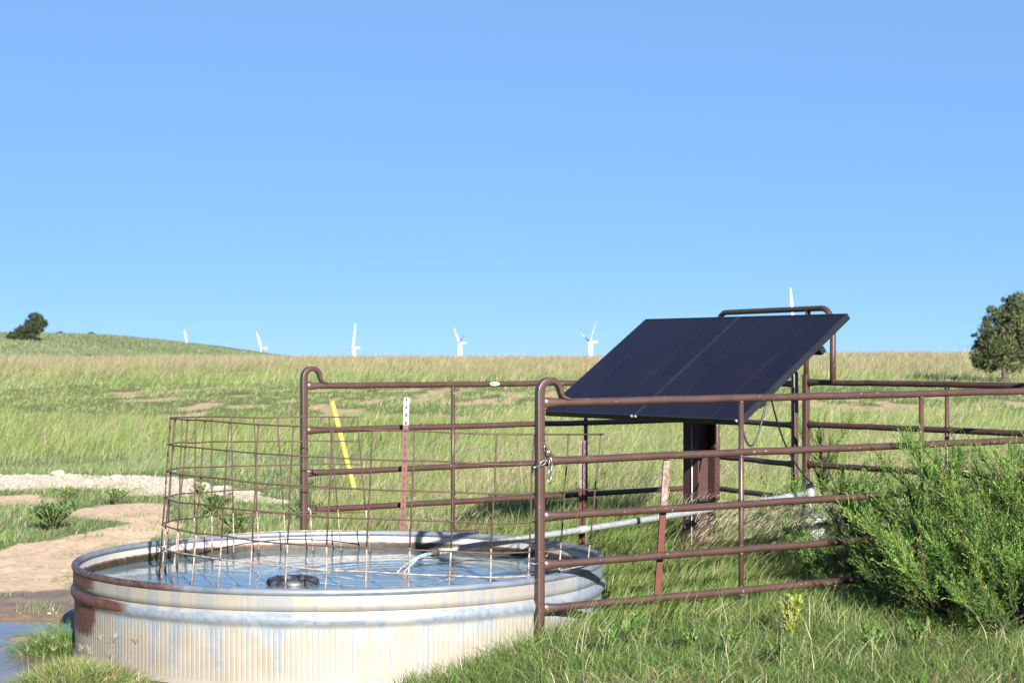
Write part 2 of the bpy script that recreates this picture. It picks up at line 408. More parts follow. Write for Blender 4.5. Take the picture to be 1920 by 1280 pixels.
    c = mixc(nt, sc_, wallc, ramp(nt, k1.outputs[0], [(.35, (.010, .008, .005)), (.62, (.032, .024, .011)), (.74, (.11, .09, .06))]).outputs[0])
    c = mixc(nt, lip, c, (.10, .05, .03)); nt.links.new(c, b.inputs['Base Color']); bump(nt, b, k1.outputs[0], .5, .008)
    obj('inner_wall', inner, 'tank_inside', t)
    fl = [(0, 0, .004)]+[((TR-.01)*math.cos(2*math.pi*k/64), (TR-.01)*math.sin(2*math.pi*k/64), .004) for k in range(64)]
    obj('tank_floor', (fl, [(0, 1+k, 1+(k+1) % 64) for k in range(64)]), 'tank_inside', t)
    rim = lathe([(TR+.019*math.cos(R(x))-.003, .492+.019*math.sin(R(x))) for x in range(0, 360, 30)], 240, close=True)
    mr, nt, b = mat('tank_rim', (.4, .42, .45), .42, .35)
    tc = N(nt, 'ShaderNodeTexCoord'); sp = N(nt, 'ShaderNodeSeparateXYZ'); nt.links.new(tc.outputs['Object'], sp.inputs[0])
    k1 = noise(nt, 9, 6, .65); k3 = noise(nt, 40, 4)
    c = ramp(nt, k1.outputs[0], [(.3, (.10, .12, .15)), (.55, (.165, .18, .205)), (.75, (.215, .2, .185))]).outputs[0]
    # rust from the far left round to the camera side
    u = math_(nt, 'ADD', math_(nt, 'MULTIPLY', sp.outputs[0], -.9), math_(nt, 'MULTIPLY', sp.outputs[1], -.55))
    u = math_(nt, 'ADD', u, math_(nt, 'MULTIPLY', k3.outputs[0], .25))
    rs = ramp(nt, math_(nt, 'MULTIPLY', u, .5), [(.725, (0, 0, 0)), (.765, (1, 1, 1))]).outputs[0]
    c = mixc(nt, rs, c, ramp(nt, k3.outputs[0], [(.35, (.05, .018, .014)), (.65, (.13, .085, .07))]).outputs[0])
    nt.links.new(c, b.inputs['Base Color']); bump(nt, b, k3.outputs[0], .1, .002)
    obj('rim', rim, 'tank_rim', t)
stock_tank()
# water in the tank: real ripples, rings where the stream lands
LAND = Vector((-.66, 10.45, WL))
nr, na = 70, 180; wv = [(0, 0, 0)]; wf = []
for i_ in range(1, nr+1):
    r = (TR-.011)*i_/nr
    for k in range(na):
        a = 2*math.pi*k/na; wv.append((r*math.cos(a), r*math.sin(a), 0))
for k in range(na): wf.append((0, 1+k, 1+(k+1) % na))
for i_ in range(nr-1):
    for k in range(na):
        a, b_ = 1+i_*na+k, 1+i_*na+(k+1) % na; wf.append((a, a+na, b_+na, b_))
wv = np.array(wv); lx, ly = LAND.x-TC.x, LAND.y-TC.y
d = np.hypot(wv[:, 0]-lx, wv[:, 1]-ly)
wv[:, 2] = .0032*np.sin(d*52)*np.exp(-d*2.2)+.0035*(fbm(wv[:, 0]*5, wv[:, 1]*9, 71)-.5)+.0014*np.sin(d*21)*np.exp(-d*.7)
o = obj('water', (wv, wf), 'tank_water'); o.location = (TC.x, TC.y, WL); tag(o, 'rippled water filling the round stock tank', None, None, 'structure')

# ------------------------------------------------------------------ wire panel bent into a U inside the tank
def mesh_panel():
    t = thing('wire_panel', 'rusty welded wire livestock panel bent into a U inside the tank', 'wire panel', (TC.x, TC.y, WL))
    base = Vector(t.location)
    top = [(670, 11.45), (617, 11.5), (568, 11.5), (520, 11.45), (476, 11.35), (434, 11.2), (397, 11.02), (367, 10.83), (342, 10.63), (327, 10.43), (320, 10.25),
           (329, 10.08), (352, 9.9), (385, 9.74), (430, 9.57), (485, 9.43), (550, 9.31), (624, 9.24), (699, 9.19), (777, 9.17), (853, 9.17), (931, 9.2), (1002, 9.28), (1066, 9.55), (1127, 9.95)]
    dpx = [24, 24, 20, 17, 9, 4, 1, -4, -10, -17, -22, -27, -29, -27, -23, -18, -17, -16, -16, -13, -12, -14, -15, -20, -30]
    yt = [782, 782, 782, 782, 782, 782, 782, 782, 782, 783, 783, 784, 786, 788, 791, 795, 799, 803, 805.5, 808, 811, 814.5, 814, 813.5, 813]
    n = len(top); T = []; B = []
    for (p, d), s, y in zip(top, dpx, yt):
        z = HC-(y-667)*d/3376
        T.append(Vector(((p-960)/3376*d, d, z)))
        dl = d+.06
        B.append(Vector(((p+s-960)/3376*dl, dl, WL-.02)))
    L = .86
    lv = [0, .152, .304, .456, .608, .73]                                  # horizontal wires below the top
    rv = random.Random(3)
    for i_ in range(n):
        a, b_ = T[i_], B[i_]; Ln = (a-b_).length
        pts = [a.lerp(b_, k/6)+Vector((rv.uniform(-.003, .003), rv.uniform(-.003, .003), 0))*(0 < k < 6) for k in range(7)]
        pts[0] = a+Vector((0, 0, .004))
        # upper wire is rusty, lower part carries pale mineral scale
        cut = 4
        v = obj('vertical_wire', loc(tube(pts[:cut+1], .0043, 6), base), 'rust_wire', t)
        obj('scaled_end', loc(tube(pts[cut:]+[], .0045, 6), base), 'scaled_wire', v)
        obj('crusted_tip', loc(tube([b_+Vector((0, 0, .055)), b_+Vector((0, 0, .035)), b_+Vector((0, 0, .01))], .0075, 6), base), 'black_mark', v)
    for j, dz in enumerate(lv):
        pts = []
        for i_ in range(n):
            a, b_ = T[i_], B[i_]; k = min(dz/(a.z-b_.z), 1)
            p = a.lerp(b_, k); out = Vector((p.x-TC.x, p.y-TC.y, 0)).normalized()*.006
            pts.append(p+out+Vector((0, 0, rv.uniform(-.004, .004))))
        # smooth through the points
        fine = []
        for i_ in range(n-1):
            p0, p1, p2, p3 = pts[max(0, i_-1)], pts[i_], pts[i_+1], pts[min(n-1, i_+2)]
            for s in (0, .33, .67):
                fine.append(.5*((2*p1)+(p2-p0)*s+(2*p0-5*p1+4*p2-p3)*s*s+(3*p1-p0-3*p2+p3)*s**3))
        fine.append(pts[-1]+(pts[-1]-pts[-2]).normalized()*.02)
        obj('horizontal_wire', loc(tube(fine, .0043, 6), base), 'rust_wire' if j < 5 else 'scaled_wire', t)
mesh_panel()

# ------------------------------------------------------------------ corral panels
RZ = [1.20, .90, .615, .365, .14]        # rail heights above the panel foot
def corral_panel(label, P0, P1, z0, z1, loops=(1, 1), stays=(), gusset=False, posts=(1, 1), rails=RZ, group='brown tube corral panels', extra=None):
    P0 = Vector((*P0, z0)); P1 = Vector((*P1, z1)); t = thing('corral_panel', label, 'fence panel', P0, group)
    ax = P1-P0; L = ax.length; ax.normalize(); up = Vector((0, 0, 1)); hx = Vector((ax.x, ax.y, 0)).normalized()
    def at(s, h): return ax*s+up*h
    h = .021
    for e in (0, 1):
        if not posts[e]: continue
        s = 0 if e == 0 else L; dirn = hx if e == 0 else -hx
        b0 = at(s, 0); r = .062; tp = RZ[0]+.055
        pts = [b0+up*(-.12), b0+up*.3, b0+up*.7, b0+up*1.0, b0+up*tp]; sc = [(1, 1)]*5
        if loops[e]:
            for k in range(1, 10):
                a = R(180-20*k); pts.append(b0+up*(tp+r*math.sin(a))+dirn*(r+r*math.cos(a))); sc.append((1, 1-.05*k))
            pts.append(b0+dirn*(2*r+.012)+up*(RZ[0]+.03)); sc.append((1.1, .42))
            pts.append(b0+dirn*(2*r+.055)+up*(RZ[0]+.017)); sc.append((1.25, .2))
        obj('post', sweep(pts, rsq(h, .006), sc, up=hx.cross(up)), 'brown_paint', t, smooth='auto')
    r0 = .0205
    for k, rh in enumerate(rails):
        n = 22; pts = []; sc = []
        for i_ in range(n+1):
            s = h*.6+(L-1.2*h)*i_/n if i_ not in (0, n) else (h*.6 if i_ == 0 else L-h*.6)
            pts.append(at(s, rh)); sc.append((1, 1))
        # flattened, taller ends where the tube is swaged onto the post
        def endpts(s0, sg):
            return [(at(s0+sg*q_, rh), (f1, f2)) for q_, f1, f2 in ((.013, 1.32, .62), (.05, 1.3, .66), (.085, 1.12, .88), (.12, 1, 1))]
        P = [p for p in endpts(0, 1)]+[(at(.12+(L-.24)*i_/16, rh+random.uniform(-.0022, .0022)), (1, 1)) for i_ in range(1, 16)]+[p for p in endpts(L, -1)[::-1]]
        o_ = obj('rail', sweep([p for p, _ in P], circ(r0, 14), [s_ for _, s_ in P], up=up), 'brown_paint', t)
    for s in stays:
        obj('stay', tube([at(s, .06), at(s, .5), at(s, rails[0]-.01)], .0145, 12), 'brown_paint', t)
        for rh in rails:
            for dz in ((-1,) if rh == rails[0] else (-1, 1)):
                obj('weld', tube([at(s, rh+dz*.017), at(s, rh+dz*.0225), at(s, rh+dz*.0265)], .0168, 10), 'brown_paint', t)
    if gusset:
        a = at(h*.9, RZ[1]+.018); g1 = [a, a+up*.085, a+ax*.075]; off = hx.cross(up)*.003
        obj('gusset', ([p+off for p in g1]+[p-off for p in g1], [(0, 1, 2), (5, 4, 3), (0, 3, 4, 1), (1, 4, 5, 2), (2, 5, 3, 0)]), 'brown_paint', t, smooth=False)
    return t, at, ax, L
A0 = (.1428, 9.27); A1 = (A0[0]+3.66*.862, A0[1]+3.66*.507)
fp, fat, fax, fL = corral_panel('brown tube corral panel with chained end post beside the tank, cedar growing through it', A0, A1, .208, .236, stays=(1.3, 2.63), gusset=True)
B0 = (-1.397, 12.09); B1 = (B0[0]+3.66*.8, B0[1]+3.66*.6)
bp, bat, bax, bL = corral_panel('brown tube corral panel behind the tank with white oval sticker on top rail', B0, B1, .248, .248, stays=(1.22, 2.44))
C0 = (2.06, 13.12)
corral_panel('short brown corral panel behind the steel beam, looped post at its free end', (B1[0]+.05, B1[1]-.06), C0, .245, .245, loops=(0, 1))
C1 = (2.10, 12.86); E1 = (A1[0]+.06, A1[1]+.02)
bow, cat_, cax, cL = corral_panel('brown corral panel with raised overhead bow, running from well to cedar', C1, E1, .262, .262, loops=(0, 0), stays=(1.28,))
# its overhead bow: a bent tube from beyond the steel beam over to the panel's top rail
bl = Vector(bow.location); q0 = Vector((1.60, 14.05, 0)); q1 = Vector((2.24, 12.57, 0)); qd = (q1-q0).normalized(); zt = 1.985
pts = [q0+Vector((0, 0, .25)), q0+Vector((0, 0, 1.0)), q0+Vector((0, 0, zt-.14))]
for k in range(1, 7): a = R(180-15*k); pts.append(q0+qd*(.14+.14*math.cos(a))+Vector((0, 0, zt-.14+.14*math.sin(a))))
Lq = (q1-q0).length
for k in range(1, 6): pts.append(q0+qd*(.14+(Lq-.28)*k/6)+Vector((0, 0, zt)))
for k in range(0, 7): a = R(90-15*k); pts.append(q1-qd*(.14-.14*math.cos(a))+Vector((0, 0, zt-.14+.14*math.sin(a))))
q1r = C1[1]+0
pts.append(q1+Vector((0, 0, 1.66))); pts.append(q1+Vector((0, 0, .262+RZ[0]+.0)))
obj('bow', loc(tube(pts, .021, 14), bl), 'brown_paint', bow)
obj('bow_post', loc(tube([Vector((C1[0]+.0, C1[1], .262+RZ[0]+.02)), Vector((C1[0]+.005, C1[1], 1.7)), Vector((2.115, C1[1], zt-.005))], .019, 12), bl), 'brown_paint', bow)
# white oval sticker on the back panel's top rail
st = bat(1.575, RZ[0]); nrm = Vector((.6, -.8, 0)); nrm = Vector((bax.y, -bax.x, 0)).normalized(); sv = []
for rr_ in (0, 1):
    for k in range(24):
        a = 2*math.pi*k/24; hh = .0155*math.sin(a); th = hh/.0205
        sv.append(st+bax*(.043*math.cos(a))+nrm*(.0205*math.cos(th)+.0012+.0012*rr_)+Vector((0, 0, .0205*math.sin(th))))
sf = [tuple(range(24, 48))]+[(k, (k+1) % 24, 24+(k+1) % 24, 24+k) for k in range(24)]
obj('sticker', (sv, sf), 'white_sticker', bp, smooth=False)

# chain knotted on the front post
def link(c, ax_, side, L=.034, W=.019, r=.0034):
    ax_ = Vector(ax_).normalized(); side = Vector(side); side = (side-ax_*side.dot(ax_)).normalized(); pts = []
    for k in range(20):
        a = 2*math.pi*k/20; x = (L/2-W/2)*(1 if math.cos(a) > 0 else -1)+W/2*math.cos(a); pts.append(Vector(c)+ax_*x+side*(W/2*math.sin(a)))
    V, T, U = frames(pts); m = 6; VV = []; FF = []
    nn = ax_.cross(side)
    for i_, p in enumerate(pts):
        t_ = (pts[(i_+1) % 20]-pts[i_-1]).normalized(); s_ = t_.cross(nn)
        for j in range(m): b_ = 2*math.pi*j/m; VV.append(p+nn*(r*math.cos(b_))+s_*(r*math.sin(b_)))
    for i_ in range(20):
        for j in range(m): FF.append((i_*m+j, i_*m+(j+1) % m, ((i_+1) % 20)*m+(j+1) % m, ((i_+1) % 20)*m+j))
    return VV, FF
ch = thing('chain', 'short steel chain knotted round the panel end post above the tank', 'chain', fp.location+fat(0, RZ[1]))
F0 = Vector(fp.location); path = []
side_ = Vector((fax.y, -fax.x, 0)).normalized()                    # towards the camera
c0 = fat(0, 0)
for k in range(15):                                                # once round the post, sloping
    a = R(-60+24*k); path.append(F0+c0+fax*(.036*math.cos(a))-side_*(.036*math.sin(a)*-1)+Vector((0, 0, RZ[1]-.012+.022*math.cos(a-.3))))
kn = F0+fax*.034+side_*.034+Vector((0, 0, RZ[1]+.02))
path += [kn+Vector((0, 0, -.01)), kn+Vector((-.012, 0, .03)), kn+Vector((-.018, -.004, .058)), kn+Vector((-.006, -.008, .04)), kn+Vector((.004, -.006, .012))]
tail = [kn+Vector((.006+.002*math.sin(k), -.012, .0-.0255*k)) for k in range(6)]
def chainlinks(P, step):
    d = 0; prev = None; out = []
    for a, b_ in zip(P[:-1], P[1:]):
        n = max(1, round((b_-a).length/step))
        for i_ in range(n): out.append((a.lerp(b_, (i_+.5)/n), b_-a))
    return out
k = 0
ks = []
acc = 0
pl = chainlinks(path, .0245)[::1]; last = None
for c_, d_ in pl:
    if last is not None and (c_-last).length < .02: continue
    last = c_; sd = Vector((0, 0, 1)) if k % 2 else side_
    if abs(d_.normalized().dot(sd)) > .9: sd = fax
    obj('link', loc(link(c_, d_, sd), ch.location), 'chain_steel', ch); k += 1
for i_, (c_, d_) in enumerate(chainlinks(tail, .0255)):
    obj('link', loc(link(c_, d_, fax if i_ % 2 else side_), ch.location), 'chain_steel', ch)
# tie wire looping the post to the wire panel near the water
wt = F0+Vector((0, 0, RZ[3]+.02)); pts = []
for k in range(26):
    a = 2*math.pi*k/25; pts.append(wt+fax*(-.02+.055*math.cos(a))+side_*(.032*math.sin(a))+Vector((0, 0, .012*math.sin(a*2+.5)+.0006*k)))
pts.append(pts[-1]+fax*.02+Vector((0, 0, .02)))
o = obj('tie_wire', loc(tube(pts, .002, 5), wt), 'chain_steel'); o.location = wt; tag(o, 'thin wire loop tying the end post to the wire panel', 'wire')

# ------------------------------------------------------------------ steel T-posts
def t_post(label, foot, top, paint, tipl, tipmat, yaw, studs=True, scale=1):
    foot = Vector(foot); top = Vector(top); t = thing('t_post', label, 'fence post', foot, 'steel T-posts')
    d = top-foot; L = d.length; d.normalize(); f = Vector((math.cos(yaw), math.sin(yaw), 0)); f = (f-d*f.dot(d)).normalized(); s = d.cross(f)
    w = .019*scale; th = .003; web = .036*scale
    prof = [(-w, 0), (w, 0), (w, -th), (th/2, -th), (th/2, -web), (-th/2, -web), (-th/2, -th), (-w, -th)]
    def seg(a, b_):
        V = []; F = []; m = 8
        for q_ in (a, b_):
            for x, y in prof: V.append(d*q_+s*x+f*y)
        F = [(k, (k+1) % m, m+(k+1) % m, m+k) for k in range(m)]
        for o_ in (0, m): F += [(o_+0, o_+1, o_+2, o_+7), (o_+3, o_+4, o_+5, o_+6)]
        return V, F
    obj('shaft', seg(-.25, L-tipl), paint, t, smooth=False); obj('tip', seg(L-tipl, L), tipmat, t, smooth=False)
    if studs:
        k = .08
        while k < L-.01:
            M = Matrix((s, d, f)).transposed().to_4x4(); M.translation = d*k+f*.003
            obj('stud', boxg(.012, .022, .008, M), 'black_mark', t, smooth=False); k += .0535
    return t
t_post('red steel T-post with bare silver tip, wired to panel behind the tank', (-.763, 12.43, .2), (-.727, 12.43, 1.363), 'red_post', .19, 'silver_post', R(-82))
t_post('rusty red T-post with pale top carrying the water pipe beside the tank', (.452, 11.36, .2), (.458, 11.32, 1.118), 'red_post', .30, 'white_post', R(-20), True)
t_post('leaning red steel T-post with long white top, wired to the chained panel', (.772, 9.72, .15), (.835, 9.70, 1.09), 'red_post', .245, 'white_post', R(-62), False)
# yellow pipeline marker
o = thing('marker_post', 'yellow plastic marker post leaning in the grass behind the panel', 'marker post', (-1.80, 21.0, .02))
b_ = Vector((-2.10, 21.0, 1.12)); a = Vector(o.location)+Vector((0, 0, -.08))
g_ = tube([a, a.lerp(b_, .5), b_-(b_-a).normalized()*.004, b_], .029, 18)
obj('tube', loc(g_, o.location), 'yellow_plastic', o, smooth='auto')
k1 = a.lerp(b_, .60); k2 = a.lerp(b_, .62)

# ------------------------------------------------------------------ solar array
def solar():
    BL = Vector((.224, 12.78, 1.256)); yaw = -.982; tilt = .627; Lw = 2.1; S = 1.133
    e = Vector((math.cos(yaw), math.sin(yaw), 0)); nh = Vector((-math.sin(yaw), math.cos(yaw), 0))
    s = nh*math.cos(tilt)+Vector((0, 0, math.sin(tilt))); nn = e.cross(s)                  # face normal
    post = Vector((1.265, 12.15, .18))
    t = thing('solar_array', 'two dark blue solar panels tilted on a rusty steel beam inside the pen', 'solar panel', post)
    def Mx(o_): M = Matrix((e, s, nn)).transposed().to_4x4(); M.translation = o_-post; return M
    Wm = Lw/2-.006
    for k in (0, 1):
        o0 = BL+e*(k*(Lw/2+.003)+.0)
        gl = boxg(Wm-.012, S-.012, .006, None, (Wm/2, S/2, -.004)); m_ = obj('module', gl, 'solar_glass', t, smooth=False); m_.matrix_local = Mx(o0)
        def bar(a0, b0, sx, sy): return boxg(sx, sy, .042, None, (a0, b0, -.0195))
        fr = join(bar(Wm/2, .005, Wm, .01), bar(Wm/2, S-.005, Wm, .01), bar(.005, S/2, .01, S-.0202), bar(Wm-.005, S/2, .01, S-.0202),
                  boxg(Wm-.03, .03, .003, None, (Wm/2, .026, -.039)), boxg(Wm-.03, .03, .003, None, (Wm/2, S-.026, -.039)))
        f_ = obj('frame', fr, 'black_frame', m_, smooth=False)
        bk = boxg(Wm-.03, S-.03, .003, None, (Wm/2, S/2, -.0125)); obj('backsheet', bk, 'black_frame', m_, smooth=False)
        jb = boxg(.11, .08, .022, None, (Wm/2, S-.18, -.026)); obj('junction_box', jb, 'black_cable', m_, smooth=False)
        for cx in (.012, Wm-.02):
            obj('clamp', boxg(.014, .014, .012, None, (cx, -.004, -.002)), 'galvanised', m_, smooth=False)
    # two cross rails under the modules, a strut frame and the beam
    for v_ in (.22, .72):
        r_ = boxg(Lw-(.12 if v_ < .5 else -.01), .04, .04, None, (Lw/2, v_*S, -.063)); o_ = obj('mounting_rail', r_, 'black_frame', t, smooth=False); o_.matrix_local = Mx(BL)
    cen = BL+e*(Lw/2)+s*(S*.55)
    st_ = boxg(.05, S*.82, .05, None, (Lw/2, S*.52, -.109)); o_ = obj('mounting_strut', st_, 'rust_beam', t, smooth=False); o_.matrix_local = Mx(BL)
    # wide-flange beam: two flanges and a web
    H = 0
    topz = (cen-nn*.12).z-.0
    Mb = Matrix((e, nh, Vector((0, 0, 1)))).transposed().to_4x4()
    hgt = 1.34-post.z+.1
    top_l = (BL+e*(Lw/2)).z
    fl = join(boxg(.155, .009, hgt+.2, None, (0, -.074, hgt/2-.1)), boxg(.155, .009, hgt+.2, None, (0, .074, hgt/2-.1)), boxg(.008, .1385, hgt+.2, None, (0, 0, hgt/2-.1)))
    o_ = obj('beam', fl, 'rust_beam', t, smooth=False); o_.matrix_local = Mb
    # sleeve from beam to strut
    p0 = Vector((0, 0, hgt-.03)); p1 = cen-nn*.12-post
    obj('knee', tube([p0-Vector((0, 0, .2)), p0, p1], .03, 10), 'rust_beam', t)
    cv = tube([Mb @ Vector((.02, -.082, hgt-.02)), Mb @ Vector((.02, -.082, .55)), Mb @ Vector((.015, -.083, .1))], .0035, 6); obj('conduit', cv, 'pvc_white', t)
    # drooping lead under the near corner
    BR = BL+e*Lw
    a = BR-e*.03+s*.03-nn*.03; b_ = BR+s*.26-nn*.05-e*.02; pts = []
    for k in range(17):
        u = k/16; p = a.lerp(b_, u); p.z -= .22*4*u*(1-u)*(.75+.35*(1-u)); pts.append(p-post)
    obj('cable', tube(pts, .0065, 8), 'black_cable', t)
    return BL+e*Lw, e, s, nn
BR, se, ss, sn = solar()
# ------------------------------------------------------------------ well head, pump cable, discharge pipe
WX, WY = 2.065, 12.3
wz = float(tz(WX, WY))
wl = thing('well_head', 'white capped well casing half hidden by the cedar', 'well', (WX, WY, wz))
obj('casing', lathe([(.0, -.2), (.078, -.2), (.078, .36), (.075, .365), (.0, .365)], 28), 'pvc_white', wl, smooth='auto')
obj('cap', lathe([(.0, .366), (.09, .366), (.09, .392), (.06, .408), (.0, .41)], 28), 'galvanised', wl, smooth='auto')
obj('riser', lathe([(.0, .40), (.03, .40), (.03, .50), (.036, .50), (.036, .545), (.028, .55), (.028, .57), (.022, .575), (.022, .60), (.0, .60)], 18, (-.03, 0, 0)), 'galvanised', wl, smooth='auto')
p0 = Vector((-.462, 10.58, .497)); p1 = Vector((WX-.03, WY, wz+.525))
dp = thing('discharge_pipe', 'long galvanised pipe running from the well to pour into the tank', 'pipe', p0)
pd = (p1-p0); pl_ = pd.length; pdn = pd.normalized()
q_ = pdn.to_track_quat('X', 'Z')
pts = [Vector((pl_*k/14, 0, -.004*math.sin(math.pi*k/14))) for k in range(15)]
o_ = obj('pipe', tube(pts, .0205, 16), 'pipe_metal', dp); o_.rotation_mode = 'QUATERNION'; o_.rotation_quaternion = q_
for f_ in (.36, .93):
    c_ = Vector((pl_*f_, 0, -.004*math.sin(math.pi*f_)))
    o_ = obj('coupling', tube([c_-Vector((.03, 0, 0)), c_-Vector((.027, 0, 0)), c_+Vector((.027, 0, 0)), c_+Vector((.03, 0, 0))], .0245, 16), 'galvanised', dp, smooth='auto'); o_.rotation_mode = 'QUATERNION'; o_.rotation_quaternion = q_
o_ = obj('outlet', sweep([Vector((.03, 0, 0)), Vector((0, 0, 0)), Vector((-.012, 0, -.003)), Vector((-.014, 0, -.003)), Vector((.0, 0, 0))], circ(1, 14), [(.0235,)*2, (.0245,)*2, (.023,)*2, (.016,)*2, (.015,)*2]), 'black_mark', dp)
o_.rotation_mode = 'QUATERNION'; o_.rotation_quaternion = q_
# water falling from the outlet
ws = thing('water_stream', 'clear stream of water pouring from the pipe into the tank', 'water stream', LAND)
p0b = p0-pdn*.012
for j in range(5):
    pts = []; rs = random.Random(j)
    oy = (j-2)*.007; e_ = LAND+Vector((rs.uniform(-.03, .03), rs.uniform(-.02, .02), -.008))
    for k in range(12):
        u = k/11; p = p0b.lerp(e_, u); p.z = p0b.z-.004-(p0b.z-e_.z-.004)*u**2.0; p.y += oy*(1-.3*u); p.x += .004*math.sin(9*u+j); pts.append(p-LAND)
    obj('strand', sweep(pts, circ(1, 8), [(.0075-.004*k/11, .006-.0035*k/11) for k in range(12)]), 'clear_water', ws)
# power cable from the array down to the well
a = BR+ss*.33-sn*.06-se*.05; b_ = Vector((WX-.02, WY-.03, wz+.59)); pts = []
for k in range(15):
    u = k/14; p = a.lerp(b_, u); p.z -= .1*4*u*(1-u)*.5; p.x -= .05*math.sin(math.pi*u)*.6; pts.append(p-a)
o = obj('power_cable', tube(pts, .006, 8), 'black_cable'); o.location = a; tag(o, 'black cable dropping from the solar panel to the well head', 'cable')
# black float
fl = thing('tank_float', 'black round rubber float lying in the tank water', 'float', (-1.215, 9.98, WL))
prf = [(.0, .004), (.085, .004), (.10, .014), (.106, .028), (.12, .034), (.138, .029), (.147, .012), (.146, -.02), (.13, -.04), (.0, -.04)]
gfl = lathe(prf, 40); obj('shell', ([(x*(1+.012*math.sin(3*math.atan2(y, x))), y, z) for x, y, z in gfl[0]], gfl[1]), 'black_rubber', fl)
for a in (20, 75, 140):
    ca, sa = math.cos(R(a)), math.sin(R(a))
    pts = [(-.147*ca, -.147*sa, .012), (-.125*ca, -.125*sa, .036), (-.1*ca, -.1*sa, .018), (0, 0, .008+.00005*a), (.1*ca, .1*sa, .018), (.125*ca, .125*sa, .036), (.147*ca, .147*sa, .012)]
    obj('rib', tube([Vector(p) for p in pts], .005, 6), 'black_rubber', fl)

# ------------------------------------------------------------------ vegetation builders
def blades(P, h, w, lean, col, seg=3, tipcol=None, az=None):
    """bent tapering strips; returns co, tris, col"""
    n = len(P); S = seg
    if az is None: az = RNG.uniform(0, np.pi, n)
    wd = np.stack([np.cos(az), np.sin(az), np.zeros(n)], -1)
    V = np.zeros((n, 2*S+1, 3), np.float32); C = np.zeros((n, 2*S+1, 3), np.float32)
    for k in range(S+1):
        t = k/S
        ll = np.hypot(lean[:, 0], lean[:, 1])
        c = P.copy(); c[:, :2] += lean*(h*t**1.8)[:, None]; c[:, 2] += h*t*(1-.32*np.clip(ll, 0, 1.6)*t)
        ww = (w*(1-.75*t**1.5)/2)[:, None]*wd
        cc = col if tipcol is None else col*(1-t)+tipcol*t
        if k < S: V[:, 2*k] = c-ww; V[:, 2*k+1] = c+ww; C[:, 2*k] = cc; C[:, 2*k+1] = cc
        else: V[:, 2*S] = c; C[:, 2*S] = cc
    T = []
    for k in range(S-1): a = 2*k; T += [(a, a+1, a+3), (a, a+3, a+2)]
    T.append((2*S-2, 2*S-1, 2*S)); T = np.array(T)
    F = (np.arange(n)[:, None, None]*(2*S+1)+T[None]).reshape(-1, 3)
    return V.reshape(-1, 3), F, C.reshape(-1, 3)
def merge(parts):
    V = []; F = []; C = []; o_ = 0
    for v, f, c in parts: V.append(v); F.append(f+o_); C.append(c); o_ += len(v)
    return np.concatenate(V), np.concatenate(F), np.concatenate(C)
def vary(base, n, amt=.22):
    base = np.asarray(base, float); k = RNG.normal(1, amt, (n, 1)); hue = RNG.normal(0, .08, (n, 3))
    return np.clip(base*np.clip(k, .45, 1.7)*(1+hue), .005, .8)
def pick(cols, wts, n, amt=.2):
    idx = RNG.choice(len(cols), n, p=np.array(wts)/sum(wts)); return vary(np.array(cols)[idx], n, amt)
GREEN = (.122, .185, .050); LUSH = (.076, .138, .027); YG = (.185, .215, .074); TAN = (.275, .228, .135); STRAW = (.36, .31, .21); GREY = (.135, .160, .095); PURP = (.235, .185, .135)
def seedheads(P, h, lean, n_str=6, ln=.11, col=TAN, w=.003):
    """nodding plume at the tip of a stem"""
    n = len(P); out = []
    tip = P.copy(); ll = np.hypot(lean[:, 0], lean[:, 1])
    tip[:, :2] += lean*h[:, None]; tip[:, 2] += h*(1-.32*np.clip(ll, 0, 1.6))
    for k in range(n_str):
        p = tip+RNG.normal(0, .012, (n, 3)); l2 = lean*1.0+RNG.normal(0, .35, (n, 2)); l2[:, 0] += .7
        out.append(blades(p, ln*RNG.uniform(.4, 1.0, n), np.full(n, w), l2, vary(col, n, .2), 2))
    return out
def in_pen(x, y):      # right of the tank, between front and back panels
    front = A0[1]+(x-A0[0])*.507/.862; back = B0[1]+(x-B0[0])*.75
    return (y > front-.05) & (y < back+.1)
def free(x, y, pad=.03):
    return (np.hypot(x-TC.x, y-TC.y) > TR+pad)
def stuffobj(name, parts, m, label, cat):
    V, F, C = merge(parts); me = npmesh(name, V, F, 3, C); o_ = obj(name, me, m); tag(o_, label, cat, None, 'stuff'); return o_
def zfill(x, y): return np.stack([x, y, tz(x, y)-.01], -1)

